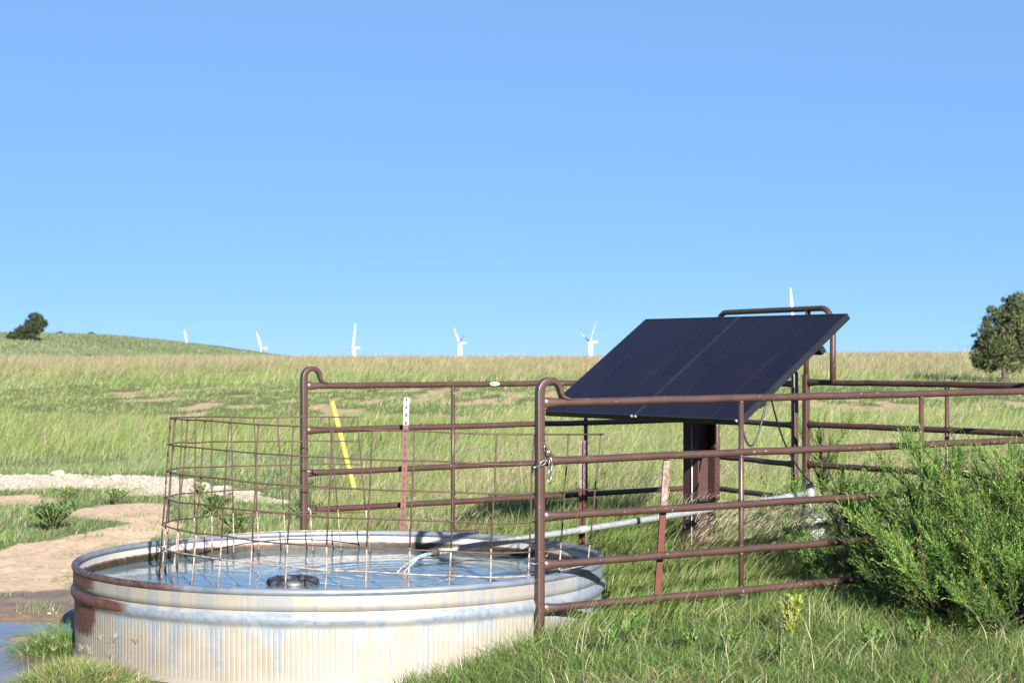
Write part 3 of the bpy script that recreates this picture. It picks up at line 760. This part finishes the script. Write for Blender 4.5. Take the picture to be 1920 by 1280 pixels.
# --- far pasture: sampled evenly in log distance
def field():
    parts = []
    n = 290000; d = np.exp(RNG.uniform(np.log(25), np.log(178), n)); u = RNG.uniform(-.335, .335, n); x = u*d
    keep = (bare_mask(x, d) < RNG.uniform(.1, 1.0, n))&(gravel_mask(x, d) < .35)
    x = x[keep]; d = d[keep]; n = len(x)
    patch = fbm(x*.09, d*.035, 81); patch2 = .55*fbm(x*.5, d*.16, 82)+.45*fbm(x*1.6, d*.6, 83)
    dry = np.clip(sm(74, 112, d+(patch-.5)*46)*1.0+.30*sm(.5, .68, patch2)*sm(30, 38, d), 0, .93)
    short = sm(33, 26, d+(patch2-.5)*6)*(x < -1.2)
    isdry = RNG.uniform(0, 1, n) < dry
    h = np.where(isdry, RNG.uniform(.35, .62, n), RNG.uniform(.14, .46, n))*(1-.75*short)*(.25+1.5*patch2)
    h *= 1-.62*sm(42, 47, d)*sm(76, 64, d)                                    # thin on the eroded bank
    w_ = np.maximum(.0035, d*.00026)*RNG.uniform(.6, 1.4, n)
    lean = np.stack([RNG.normal(.45, .3, n), RNG.normal(0, .25, n)], -1)
    col = np.where(isdry[:, None], pick([TAN, PURP, YG, GREEN], [3, 3, 3.4, 2.6], n)*.86, pick([GREEN, YG, LUSH, STRAW], [6, 5, 1.6, .8], n))
    col = np.where((short > .5)[:, None], pick([GREY, GREEN, YG], [5, 3, 1], n), col)
    col = col*(.62+.76*patch2[:, None])
    P = zfill(x, d)
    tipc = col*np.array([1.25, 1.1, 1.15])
    nr_ = d < 62
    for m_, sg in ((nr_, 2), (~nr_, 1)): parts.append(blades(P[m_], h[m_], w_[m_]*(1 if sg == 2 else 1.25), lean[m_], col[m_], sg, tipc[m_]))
    # the green hill beyond, thin cover
    n = 80000; d = np.exp(RNG.uniform(np.log(175), np.log(345), n)); x = RNG.uniform(-.32, -.1, n)*d
    pt = fbm(x*.06, d*.04, 85)
    col = pick([(.10, .14, .055), GREY, YG, TAN], [4, 6, 1.2, 1], n, .12)*(.62+.6*pt[:, None])
    parts.append(blades(zfill(x, d), RNG.uniform(.2, .5, n), d*.0005, np.stack([RNG.normal(.3, .2, n), RNG.normal(0, .2, n)], -1), col, 1))
    # wispy seed stalks that break the skyline
    n = 9000; d = RNG.uniform(105, 174, n); x = RNG.uniform(-.32, .32, n)*d
    parts.append(blades(zfill(x, d), RNG.uniform(.55, .95, n), d*.0003, np.stack([RNG.normal(.6, .2, n), RNG.normal(0, .2, n)], -1), pick([TAN, PURP], [1, 1], n), 1))
    stuffobj('pasture_grass', parts, 'grass_blade', 'wind-bent green and tan grass covering the open pasture to the ridge', 'grass')
field()
# --- middle ground, 11 to 27 m: tall field grass behind the tank, short growth by the track
def middle():
    parts = []
    n = 235000; d = np.exp(RNG.uniform(np.log(10.8), np.log(27), n)); x = RNG.uniform(-.35, .36, n)*d
    P_ = fbm(x*.8, d*.5, 91); P2 = fbm(x*2.3, d*1.5, 92)
    cover = np.maximum(np.maximum(dirt_mask(x, d), gravel_mask(x, d)), puddle_mask(x, d)*4)
    pxx = px_of(x, d)
    left = sm(-1.5, -2.4, x+(P_-.5)*1.2)                        # grazed side
    clump = fbm(x*2.6, d*1.9, 94)
    keep = free(x, d)&(cover < RNG.uniform(.03, 1.0, n)**1.3+.9*(clump > .655))&~in_pen(x, d)&~((x > -.2)&(d < A0[1]+(x-A0[0])*.588))
    keep &= RNG.uniform(0, 1, n) < (1-.35*left)
    x, d, P_, P2, left, cover = (a[keep] for a in (x, d, P_, P2, left, cover)); n = len(x)
    tall = (1-left)
    h = (RNG.uniform(.05, .13, n)*(.5+1.2*P2))*left+(RNG.uniform(.16, .44, n)*(.55+.9*P_))*tall
    h *= 1-.5*sm(.0, .5, cover)
    dry = RNG.uniform(0, 1, n) < (.12+.35*sm(.5, .66, P_)*tall)
    col = np.where(dry[:, None], pick([TAN, STRAW, PURP, YG], [4, 3, 2, 2], n), pick([GREEN, YG, LUSH], [5, 5, 2], n))
    col = np.where((left > .5)[:, None]&~dry[:, None], pick([GREEN, GREY, LUSH, YG], [4, 4, 2, 1], n), col)*(.7+.6*P2[:, None])
    lean = np.stack([RNG.normal(.35, .35, n), RNG.normal(-.05, .3, n)], -1)
    PP = zfill(x, d); ww = np.maximum(.0035, d*.00030)*RNG.uniform(.7, 1.5, n); nr_ = d < 15
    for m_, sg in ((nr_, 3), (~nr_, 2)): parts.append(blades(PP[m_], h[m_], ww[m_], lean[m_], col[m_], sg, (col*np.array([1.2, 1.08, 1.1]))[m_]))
    # plumes
    n = 2600; d = RNG.uniform(13.5, 27, n); x = RNG.uniform(-.1, .33, n)*d; k = (fbm(x*.5, d*.4, 93) > .45)&(x > -1.6)&~in_pen(x, d); x = x[k]; d = d[k]; n = len(x)
    h = RNG.uniform(.35, .6, n); lean = np.stack([RNG.normal(.6, .15, n), RNG.normal(0, .15, n)], -1); P = zfill(x, d)
    parts.append(blades(P, h, np.full(n, .004), lean, vary(YG, n), 3)); parts.extend(seedheads(P, h, lean, 4, .13, PURP, .005))
    stuffobj('meadow_grass', parts, 'grass_blade', 'mixed green grass and weeds around the track and behind the tank', 'grass')
middle()
# --- inside the pen: lush tall grass combed to the right, straw plumes by the beam
def pen():
    parts = []
    n = 104000; x = RNG.uniform(-.3, 3.6, n); d = RNG.uniform(9.0, 15, n)
    k = in_pen(x, d)&free(x, d, .04); x = x[k]; d = d[k]; n = len(x); P_ = fbm(x*1.6, d*1.6, 95); far = sm(10.6, 12.6, d)
    h = RNG.uniform(.14, .34, n)*(.7+.7*P_)*(.75+.55*far); lean = np.stack([RNG.normal(.45, .25, n), RNG.normal(-.12, .25, n)], -1)
    col = pick([LUSH, GREEN, YG, STRAW], [5, 5, 2.2, .5], n)*(.75+.5*P_[:, None])
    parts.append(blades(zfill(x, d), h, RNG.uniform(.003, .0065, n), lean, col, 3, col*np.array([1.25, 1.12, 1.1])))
    n = 520; x = RNG.uniform(.9, 2.3, n); d = RNG.uniform(10.9, 12.6, n); k = in_pen(x, d); x = x[k]; d = d[k]; n = len(x)
    h = RNG.uniform(.4, .62, n); lean = np.stack([RNG.normal(.62, .16, n), RNG.normal(-.1, .15, n)], -1); P = zfill(x, d)
    parts.append(blades(P, h, np.full(n, .0032), lean, vary((.2, .19, .08), n), 4)); parts.extend(seedheads(P, h, lean, 7, .12, STRAW, .0035))
    stuffobj('pen_grass', parts, 'grass_blade', 'lush tall grass with pale plumes inside the corral panels', 'grass')
pen()
# --- foreground right: short matted grass with dead thatch
def fore():
    parts = []
    n = 118000; x = RNG.uniform(-.75, 3.9, n); d = RNG.uniform(7.7, 11.2, n)
    front = A0[1]+(x-A0[0])*.588
    k = free(x, d, .02)&(d < np.where(x > A0[0], front+.12, 9.4))&(x > -.62+.35*(fbm(d*3, x*0, 97)-.5)-.3*(d < 8.6)); x = x[k]; d = d[k]; n = len(x)
    P_ = fbm(x*2, d*2, 96); near = sm(8.9, 8.2, d)
    thatch = RNG.uniform(0, 1, n) < (.22+.55*sm(.40, .58, P_)*(.15+.85*near))
    h = np.where(thatch, RNG.uniform(.02, .07, n), RNG.uniform(.04, .15, n)*(.45+1.2*P_))
    lean = np.where(thatch[:, None], RNG.normal(0, 1.2, (n, 2)), RNG.normal(.05, .75, (n, 2)))
    col = np.where(thatch[:, None], pick([(.22, .165, .1), (.30, .245, .155), (.11, .075, .05)], [3, 2.5, 2.5], n), pick([(.092, .150, .034), LUSH, YG, STRAW], [6, 5, 1.3, .7], n))*(.6+.7*P_[:, None])
    parts.append(blades(zfill(x, d), h, RNG.uniform(.0025, .0055, n), lean, col, 3, col*np.array([1.2, 1.1, 1.1])))
    n = 5200; x = RNG.uniform(-.2, 3.9, n); d = RNG.uniform(8.1, 10.6, n); k = (d < np.minimum(A0[1]+(x-A0[0])*.588-.02, 10))&(fbm(x*2.3, d*2.3, 99) > .5)&free(x, d, .1)&(x > 0); x = x[k]; d = d[k]; n = len(x)
    parts.append(blades(zfill(x, d), RNG.uniform(.13, .3, n), RNG.uniform(.002, .004, n), RNG.normal(.2, .6, (n, 2)), pick([(.10, .15, .04), YG, STRAW], [4, 3, 2], n), 3))
    stuffobj('matted_grass', parts, 'grass_blade', 'short matted grass with dead thatch in front of the chained panel', 'grass')
fore()
# --- tufts at the left foot of the tank
def tuft(label, cx, cy, rad, n, h0, h1, cols, wts, heads=0, leanx=0):
    x = RNG.normal(cx, rad*.5, n); d = RNG.normal(cy, rad*.45, n); k = free(x, d, .015); x = x[k]; d = d[k]; n = len(x)
    rr = np.hypot(x-cx, d-cy)/rad; h = RNG.uniform(h0, h1, n)*np.clip(1.15-.6*rr, .25, 1)
    lean = np.stack([(x-cx)/rad*.8+RNG.normal(leanx, .45, n), (d-cy)/rad*.8+RNG.normal(-.1, .4, n)], -1)
    col = pick(cols, wts, n); parts = [blades(zfill(x, d), h, RNG.uniform(.0022, .005, n), lean, col, 3, col*np.array([1.2, 1.1, 1.05]))]
    if heads:
        x = RNG.normal(cx, rad*.4, heads); d = RNG.normal(cy, rad*.3, heads); P = zfill(x, d); hh = RNG.uniform(h1*1.05, h1*1.7, heads); ln = RNG.normal(.05, .25, (heads, 2))
        parts.append(blades(P, hh, np.full(heads, .003), ln, vary((.2, .2, .1), heads), 3, az=np.zeros(heads)))
        tip = P.copy(); tip[:, :2] += ln*hh[:, None]; tip[:, 2] += hh*(1-.32*np.hypot(ln[:, 0], ln[:, 1]))-.004
        for a in (-1.3, -.45, .4, 1.2):
            parts.append(blades(tip, np.full(heads, .05), np.full(heads, .0025), np.stack([np.full(heads, a)+RNG.normal(0, .2, heads), RNG.normal(0, .3, heads)], -1), vary((.22, .19, .11), heads), 2, az=np.zeros(heads)))
    V, F, C = merge(parts); V = V-np.array([cx, cy, 0]); me = npmesh('grass_tuft', V, F, 3, C)
    o_ = obj('grass_tuft', me, 'grass_blade'); o_.location = (cx, cy, 0); tag(o_, label, 'grass tuft'); return o_
tuft('bermuda grass tuft with forked seed heads against the rusty tank foot', -2.2, 8.98, .32, 7000, .06, .17, [YG, GREEN, LUSH, STRAW, (.22, .17, .1)], [3, 5, 2, 1.4, 1], 16)
tuft('dark grass tuft at the tank wall beside the puddle', -2.53, 10.15, .24, 2600, .12, .28, [LUSH, GREEN], [3, 2], 0, -.1)
tuft('sprawling grass strands reaching over the puddle', -2.35, 9.25, .3, 1500, .05, .14, [GREEN, YG, STRAW], [3, 3, 1], 4, -.5)
# --- leafy weeds
def weed(name, label, c, h, n_st, n_lf, lf, col, spread=.5, group=None, flower=None):
    cz = float(tz(c[0], c[1])); t = thing(name, label, 'plant', (c[0], c[1], cz), group); rs = np.random.default_rng(int(abs(c[0]*1000)+abs(c[1])*77))
    SV = []; SF = []; parts = []
    for s_ in range(n_st):
        a = rs.uniform(0, 6.28); ln = rs.uniform(.1, spread); hh = h*rs.uniform(.6, 1)
        pts = [Vector((ln*hh*math.cos(a)*u**1.4, ln*hh*math.sin(a)*u**1.4, hh*u-.02*(u == 0))) for u in (0, .35, .7, 1)]
        g_ = tube(pts, .0028, 5); o_ = len(SV); SV += g_[0]; SF += [tuple(k+o_ for k in q_) for q_ in g_[1]]
        for k in range(n_lf):
            u = rs.uniform(.12, 1); i0 = min(2, int(u*3)); p = pts[i0].lerp(pts[i0+1], min(1, u*3-i0)); az = rs.uniform(0, 6.28)
            P = np.array([[p.x, p.y, p.z]]); cc = np.array([col])*rs.uniform(.7, 1.35)
            parts.append(blades(P, np.array([lf*rs.uniform(.5, 1)]), np.array([lf*.24]), np.array([[math.cos(az)*1.1, math.sin(az)*1.1]]), cc, 3, cc*1.15, np.array([az+1.57])))
    V, F, C = merge(parts); obj('leaves', npmesh('leaves', V, F, 3, C), 'grass_blade', t)
    obj('stems', (SV, SF), MAT['weed_stem'], t)
    if flower:
        FV = []; FF = []
        for k in range(5):
            a = rs.uniform(0, 6.28); r_ = h*rs.uniform(.1, .45)
            gl = lathe([(0, .006), (.012, .004), (.016, -.002), (0, -.004)], 8, (r_*math.cos(a), r_*math.sin(a), h*rs.uniform(.8, 1.05))); o_ = len(FV); FV += gl[0]; FF += [tuple(q+o_ for q in f_) for f_ in gl[1]]
        obj('flowers', (FV, FF), 'yellow_plastic', t)
    return t
worn('weed_stem', (.13, .15, .05), (.17, .16, .07), .7, 20)
weed('weed', 'dark leafy weed clump between the gravel track and bare earth', (-4.32, 16.9), .25, 44, 24, .075, (.06, .115, .03), 1.3)
weed('weed', 'curled yellow-green weed in front of the lowest rail by the cedar', (1.42, 9.2), .27, 7, 16, .07, (.30, .33, .06), .35)
GW = 'leafy weeds in the matted grass'
for c in ((.86, 8.75), (1.02, 8.5), (.45, 8.62), (1.25, 8.35), (2.0, 8.9), (.62, 9.0), (1.7, 8.6)):
    weed('leafy_weed', 'bright narrow-leaved weed growing in the matted grass', c, .16, 6, 18, .06, (.085, .17, .03), .5, GW)
GY = 'yellow flowered weeds by the gravel'
for c in ((-5.0, 20.3), (-3.6, 20.8), (-5.9, 19.6), (-4.4, 20.0)):
    weed('flowering_weed', 'green weed with small yellow flowers beside the gravel track', c, .17, 20, 16, .06, (.08, .135, .04), 1.3, GY, True)
GM = 'green weeds behind the tank'
for c in ((-2.5, 16.4), (-3.0, 18.2), (-2.0, 17.6), (.0, 14.6), (-.35, 15.3), (.25, 15.1)):
    weed('bushy_weed', 'bushy green weed in the grass behind the tank', c, .24, 26, 20, .075, (.08, .14, .035), 1.2, GM)

# --- gravel and stones
def stones():
    V = []; F = []; ico = bmesh.new(); bmesh.ops.create_icosphere(ico, subdivisions=1, radius=1); iv = np.array([v.co[:] for v in ico.verts]); fi = np.array([[v.index for v in f.verts] for f in ico.faces]); ico.free()
    n = 16000; x = RNG.uniform(-9, -1.5, n); y = RNG.uniform(18.5, 26, n); k = gravel_mask(x, y) > RNG.uniform(.25, 1, n); x = x[k]; y = y[k]
    x2 = RNG.uniform(-6, -2.4, 1500); y2 = RNG.uniform(10, 20, 1500); k = dirt_mask(x2, y2) > RNG.uniform(.8, 2.2, 1500); x = np.r_[x, x2[k]]; y = np.r_[y, y2[k]]; n = len(x)
    s = np.exp(RNG.normal(-4.75, .55, n)); s[-k.sum():] *= .6
    sc = np.stack([s*RNG.uniform(.8, 1.5, n), s*RNG.uniform(.8, 1.5, n), s*RNG.uniform(.45, .8, n)], -1)
    jit = RNG.uniform(.75, 1.2, (n, len(iv), 1))
    co = iv[None]*jit*sc[:, None]+np.stack([x, y, tz(x, y)+s*.15], -1)[:, None]
    fa = (np.arange(n)[:, None, None]*len(iv)+fi[None]).reshape(-1, 3)
    me = npmesh('gravel', co.reshape(-1, 3), fa, 3, smooth=False); o_ = obj('gravel', me, 'limestone', smooth=False); tag(o_, 'pale limestone gravel scattered along the track', 'gravel', None, 'stuff')
    for j, (px, py, s) in enumerate(((108, 884, .075), (128, 889, .065), (219, 893, .07), (500, 895, 0), (165, 897, .05))):
        if s == 0: continue
        y = 1.65*3376/(py+12-667); x = (px-960)/3376*y
        rs = np.random.default_rng(j); bm = bmesh.new(); bmesh.ops.create_icosphere(bm, subdivisions=2, radius=s)
        for v in bm.verts: v.co = Vector((v.co.x*1.3, v.co.y, v.co.z*.7))*float(rs.uniform(.85, 1.12))
        m_ = bpy.data.meshes.new('stone'); bm.to_mesh(m_); bm.free(); o_ = obj('stone', m_, 'limestone', smooth=False); o_.location = (x, y, float(tz(x, y))+s*.3); tag(o_, 'pale limestone lump at the far edge of the gravel track', 'stone', 'larger stones by the track')
    for j, (px, py, s) in enumerate(((40, 1199, .055), (68, 1226, .04), (12, 1215, .03))):
        y = 1.67*3376/(py-667); x = (px-960)/3376*y; bm = bmesh.new(); bmesh.ops.create_icosphere(bm, subdivisions=2, radius=s); rs = np.random.default_rng(j+9)
        for v in bm.verts: v.co = Vector((v.co.x*1.6, v.co.y*1.5, v.co.z*.5))*float(rs.uniform(.8, 1.15))
        m_ = bpy.data.meshes.new('mud_clod'); bm.to_mesh(m_); bm.free(); o_ = obj('mud_clod', m_, 'mud_clod'); o_.location = (x, y, -.018); tag(o_, 'wet mud clod poking out of the puddle', 'mud clod', 'mud clods in the puddle')
stones()

# ------------------------------------------------------------------ cedars (juniper)
def cedar(label, stems, n_br, seed, twig=.05, dens=1.0, cols=((.064, .125, .024), (.092, .16, .028), (.135, .185, .036), (.042, .088, .021))):
    """stems: list of (x, y, height, spread); feathery sprays of short scale-leaf twiglets along real branches"""
    rs = np.random.default_rng(seed); x0, y0 = stems[0][:2]; z0 = float(tz(x0, y0)); base = Vector((x0, y0, z0))
    t = thing('cedar_bush', label, 'cedar', base)
    BV = []; BF = []; P = []; Dd = []; Cc = []; L_ = []
    def branch(pts, r):
        g_ = sweep(pts, circ(1, 5), [(r*(1-.8*k/(len(pts)-1)),)*2 for k in range(len(pts))]); o_ = len(BV); BV.extend(g_[0]); BF.extend([tuple(i_+o_ for i_ in q_) for q_ in g_[1]])
    for (sx, sy, H, W) in stems:
        sz = float(tz(sx, sy))-.03-z0; S0 = Vector((sx-x0, sy-y0, sz))
        branch([S0, S0+Vector((.02, .01, H*.3)), S0+Vector((0, 0, H*.62)), S0+Vector((.02, 0, H*.93))], .028*H)
        for b in range(n_br):
            u = .96*rs.uniform(0, 1)**1.25; az = rs.uniform(0, 6.283)
            ln = W*(1.08-.88*u**1.25)*rs.uniform(.45, 1.25); tone = rs.uniform(.6, 1.3); lead = b < 9; el = rs.uniform(-.1, .75)+.6*u
            if lead: u = rs.uniform(.35, .72); ln = H*rs.uniform(.22, .42); el = rs.uniform(1.6, 2.4)
            d0 = Vector((math.cos(az)*math.cos(el*.6), math.sin(az)*math.cos(el*.6), math.sin(el*.6))); p = S0+Vector((0, 0, H*u*.88)); pts = [p.copy()]
            for k in range(5):
                d0 = (d0+Vector((rs.normal(0, .12), rs.normal(0, .12), .10))).normalized(); p = p+d0*(ln/5); pts.append(p.copy())
            branch(pts, .007)
            ns = int(max(8, ln*62*dens))
            for s_ in range(ns):
                v = rs.uniform(.18, 1.0)**.8; i0 = min(4, int(v*5)); q = pts[i0].lerp(pts[i0+1], v*5-i0); dd = (pts[i0+1]-pts[i0]).normalized()
                sd = (dd+Vector(rs.normal(0, .30 if lead else .42, 3))+Vector((0, 0, .42))).normalized(); sl_ = twig*rs.uniform(1.8, 4.2)
                shade = rs.choice(len(cols), p=[.36, .34, .18, .12]); cb = np.array(cols[shade])*rs.uniform(.75, 1.3)*tone
                if rs.uniform() < .018: cb = np.array((.16, .085, .04))
                nt_ = int(rs.integers(17, 25))
                for k in range(nt_):
                    w_ = k/nt_; tp = q+sd*(sl_*w_); td = (sd*1.0+Vector(rs.normal(0, .36, 3))).normalized()
                    P.append(tp[:]); Dd.append(td[:]); L_.append(twig*rs.uniform(.38, .75)*(1.15-.5*w_)); Cc.append(cb*rs.uniform(.85, 1.2))
    P = np.array(P); Dd = np.array(Dd); L_ = np.array(L_)[:, None]; Cc = np.array(Cc); n = len(P)
    ref = rs.normal(0, 1, (n, 3)); u1 = np.cross(Dd, ref); u1 /= np.linalg.norm(u1, axis=1)[:, None]; u2 = np.cross(Dd, u1); wd = .0025*(twig/.05)
    mid = P+Dd*L_*.45
    V = np.stack([P, mid+u1*wd*.95, P+Dd*L_, mid-u1*wd*.95], 1).reshape(-1, 3)
    F = np.arange(n)[:, None]*4+np.arange(4)[None]; C = np.repeat(Cc[:, None], 4, 1); C[:, 2] *= 1.25
    obj('foliage', npmesh('foliage', V, F, 4, C.reshape(-1, 3), smooth=False), 'juniper_leaf', t); obj('branches', (BV, BF), 'bark', t)
    return t, n
cnt = 0
for args in (('large bushy green cedar growing up through the corral panel rails', [(2.42, 10.25, 1.05, .66), (2.28, 10.05, .74, .56), (2.78, 10.0, .95, .7), (3.15, 10.35, 1.1, .75), (2.62, 9.7, .6, .6), (2.05, 10.85, .8, .5), (3.05, 9.75, .8, .65), (2.35, 9.6, .42, .45), (2.6, 9.25, .42, .46), (2.95, 9.3, .55, .55)], 44, 1, .05, 1.0),
             ('taller green cedar at the far end of the chained panel', [(4.0, 10.6, 1.95, .95), (4.3, 10.9, 1.7, .9)], 40, 4, .06, .6),
             ('thin cedar sapling behind the post next to the well', [(2.35, 13.6, 1.15, .42)], 22, 2, .05, .7),
             ('small round cedar seedling between steel beam and well', [(1.96, 12.75, .62, .34)], 26, 3, .045, .7)):
    cnt += cedar(*args)[1]
print('cedar twigs', cnt)

# ------------------------------------------------------------------ trees
def tree(name, label, x, y, H, blobs, trunk_r, seed, n_leaf, leaf, cols, lean=0.0, trunk_h=.2):
    rs = np.random.default_rng(seed); z0 = float(tz(x, y)); t = thing(name, label, 'tree', (x, y, z0))
    BV = []; BF = []; P = []; C = []
    top = Vector((lean*H*.5, 0, H*.6))
    def br(pts, r0, r1):
        g_ = sweep(pts, circ(1, 8), [(r0+(r1-r0)*k/(len(pts)-1),)*2 for k in range(len(pts))]); o_ = len(BV); BV.extend(g_[0]); BF.extend([tuple(i_+o_ for i_ in q_) for q_ in g_[1]])
    tr = [Vector((0, 0, -.3)), Vector((lean*.1*H, 0, H*trunk_h)), Vector((lean*.25*H, .02, H*.4)), top]; gt = sweep(tr, circ(1, 10), [(trunk_r*1.3,)*2, (trunk_r,)*2, (trunk_r*.7,)*2, (trunk_r*.3,)*2])
    obj('trunk', gt, 'bark', t)
    for (bx, by, bz, br_) in blobs:
        c = Vector((bx*H, by*H, bz*H)); s0 = tr[1].lerp(tr[2], rs.uniform(0, 1)); br([s0, s0.lerp(c, .5)+Vector((0, 0, .03*H)), c], trunk_r*.4, trunk_r*.1)
        # clumps of leaves on the blob's shell and inside it
        for q in range(int(26*(br_/.15)**2)):
            dv = rs.normal(0, 1, 3); dv /= np.linalg.norm(dv); rad = br_*H*rs.uniform(.55, 1.08); cc = np.array(c)+dv*rad*np.array([1, 1, .85]); k = int(n_leaf*rs.uniform(.6, 1.3)); sp = br_*H*.26
            P.append(cc+rs.normal(0, sp*.55, (k, 3))); C.append(np.array(cols[rs.integers(len(cols))])*rs.uniform(.75, 1.25, (k, 1)))
    P = np.concatenate(P); C = np.concatenate(C); n = len(P)
    a = rs.normal(0, 1, (n, 3)); a /= np.linalg.norm(a, axis=1)[:, None]; b_ = np.cross(a, rs.normal(0, 1, (n, 3))); b_ /= np.linalg.norm(b_, axis=1)[:, None]; s = leaf*rs.uniform(.6, 1.3, (n, 1))
    V = np.stack([P-a*s, P+b_*s*.5, P+a*s, P-b_*s*.5], 1).reshape(-1, 3); F = (np.arange(n)[:, None]*4+np.arange(4)[None])
    obj('limbs', (BV, BF), 'bark', t); obj('crown', npmesh('crown', V, F, 4, np.repeat(C[:, None], 4, 1).reshape(-1, 3), smooth=False), 'tree_leaf', t); return t
DK = [(.06, .078, .028), (.085, .098, .036), (.11, .115, .045), (.045, .062, .024)]
ty = 74; tx = (1884-960)/3376*ty
tree('oak_tree', 'broad dark green oak standing alone before the grassy ridge', tx, ty, 3.72, [(-.20, 0, .30, .17), (-.05, -.1, .32, .2), (.15, 0, .30, .18), (.32, 0, .36, .16), (-.22, .05, .45, .13), (-.10, -.06, .52, .19), (.10, -.05, .52, .2), (.28, 0, .52, .18),
      (-.09, 0, .70, .15), (.06, 0, .76, .17), (.22, .03, .72, .17), (.12, 0, .90, .12), (.24, 0, .88, .11), (.0, .12, .4, .2), (-.27, 0, .24, .09), (-.33, 0, .37, .06), (-.30, .03, .53, .05), (-.2, 0, .64, .07), (-.14, 0, .82, .06), (.02, 0, .93, .06), (-.16, 0, .17, .07), (.06, 0, .15, .07)], .13, 5, 95, .05, DK)
ty = 272; tx = (55-960)/3376*ty
tree('windswept_tree', 'dark windswept tree near the top of the green hill', tx, ty, 4.6, [(-.55, 0, .14, .17), (-.32, 0, .24, .2), (-.1, -.05, .34, .24), (.12, 0, .5, .24), (.3, 0, .62, .22), (.42, 0, .56, .17), (.2, 0, .76, .2), (.02, 0, .58, .16), (-.15, 0, .16, .18), (.1, 0, .2, .17), (.3, 0, .38, .17), (-.68, 0, .08, .1)], .16, 6, 36, .13, [(.03, .042, .02), (.045, .055, .024), (.025, .035, .018)], .25)
def bush(label, px, y, H, seed):
    x = (px-960)/3376*y
    tree('hill_bush', label, x, y, H, [(-.5, 0, .3, .35), (.1, 0, .4, .42), (.6, 0, .3, .32)], .05, seed, 30, .12, [(.035, .05, .02), (.05, .065, .025)])
bush('small dark bush on the hilltop next to the windswept tree', 112, 322, .7, 8)
bush('low dark bush on the hill skyline, farther from the windswept tree', 171, 322, .65, 9)
bush('flat green shrub on the slope below the hilltop', 165, 205, .8, 10)

# ------------------------------------------------------------------ wind turbines beyond the ridge
def turbine(label, px, py, Rpx, rot, cosy, show=True):
    d = 45/Rpx*3376; hub = Vector(((px-960)/3376*d, d, HC+(667-py)*d/3376)); zg = float(tz(hub.x, hub.y))
    t = thing('wind_turbine', label, 'wind turbine', (hub.x+1.5, hub.y+3, zg), 'wind turbines beyond the ridge'); base = Vector(t.location)
    yaw = math.acos(cosy)                                           # rotor turned away: its axis points to the camera's left
    axd = Vector((-math.sin(yaw), -math.cos(yaw), 0)); sd = Vector((math.cos(yaw), -math.sin(yaw), 0))
    tw = hub-axd*4.2; tw.z = zg
    pts = [Vector((tw.x, tw.y, zg-2)), Vector((tw.x, tw.y, (zg+hub.z)/2)), Vector((tw.x, tw.y, hub.z-.5))]
    obj('tower', loc(sweep(pts, circ(1, 16), [(1.5,)*2, (1.15,)*2, (.8,)*2]), base), 'turbine_white', t)
    n0 = hub-axd*1.6; n1 = hub-axd*12.5
    obj('nacelle', loc(sweep([n0, n0-axd*.6, n1+axd*2.5, n1], rsq(1.35, .4), [(.75, .75), (1, 1), (1, 1), (.7, .75)], up=(0, 0, 1)), base), 'turbine_white', t, smooth='auto')
    obj('hub', loc(sweep([hub+axd*2.1, hub+axd*1.6, hub+axd*.4, hub-axd*1.7], circ(1, 12), [(.25,)*2, (.8,)*2, (1.25,)*2, (1.25,)*2]), base), 'turbine_white', t)
    for k in range(3):
        a = R(rot+120*k); bd = sd*math.sin(a)+Vector((0, 0, 1))*math.cos(a); ch_ = axd.cross(bd)
        best = max((1, -1), key=lambda g_: (lambda n_: (n_ if n_.y < 0 else -n_).dot(sdir))(ch_*.75-axd*(.66*g_)))      # pitch that shows the sunlit face
        pts = []; sc = []
        for u, c_, th in ((.02, 1.0, .9), (.08, 1.1, .8), (.2, 1.9, .5), (.4, 1.6, .4), (.65, 1.2, .3), (.85, .8, .2), (.97, .45, .12), (1.0, .1, .05)):
            pts.append(hub+bd*(45*u)+axd*(1.5*u*u)); sc.append((c_*1.2, th*2))
        obj('blade', loc(sweep(pts, circ(1, 8), sc, up=(axd*.75+ch_*(.66*best))), base), 'turbine_white', t)
turbine('white wind turbine whose tower is hidden by the green hill slope', 351, 647, 33, -30, .45)
turbine('white wind turbine where the green hill slope meets the ridge', 490, 653, 38, -35, .5)
turbine('white wind turbine with one blade straight up, above the back corral panel', 661, 652, 50, 26, .40)
turbine('white wind turbine with two short blades in a V above the back panel', 861, 643, 46, -50, .28)
turbine('white wind turbine standing on the ridge next to the solar panels', 1105, 641, 57, 50, .28)
turbine('wind turbine with only a blade tip showing above the solar panels', 1486, 597, 58, -4, .5)
turbine('distant wind turbine with just a blade tip over the green hill', 245, 656, 27, -5, .5)
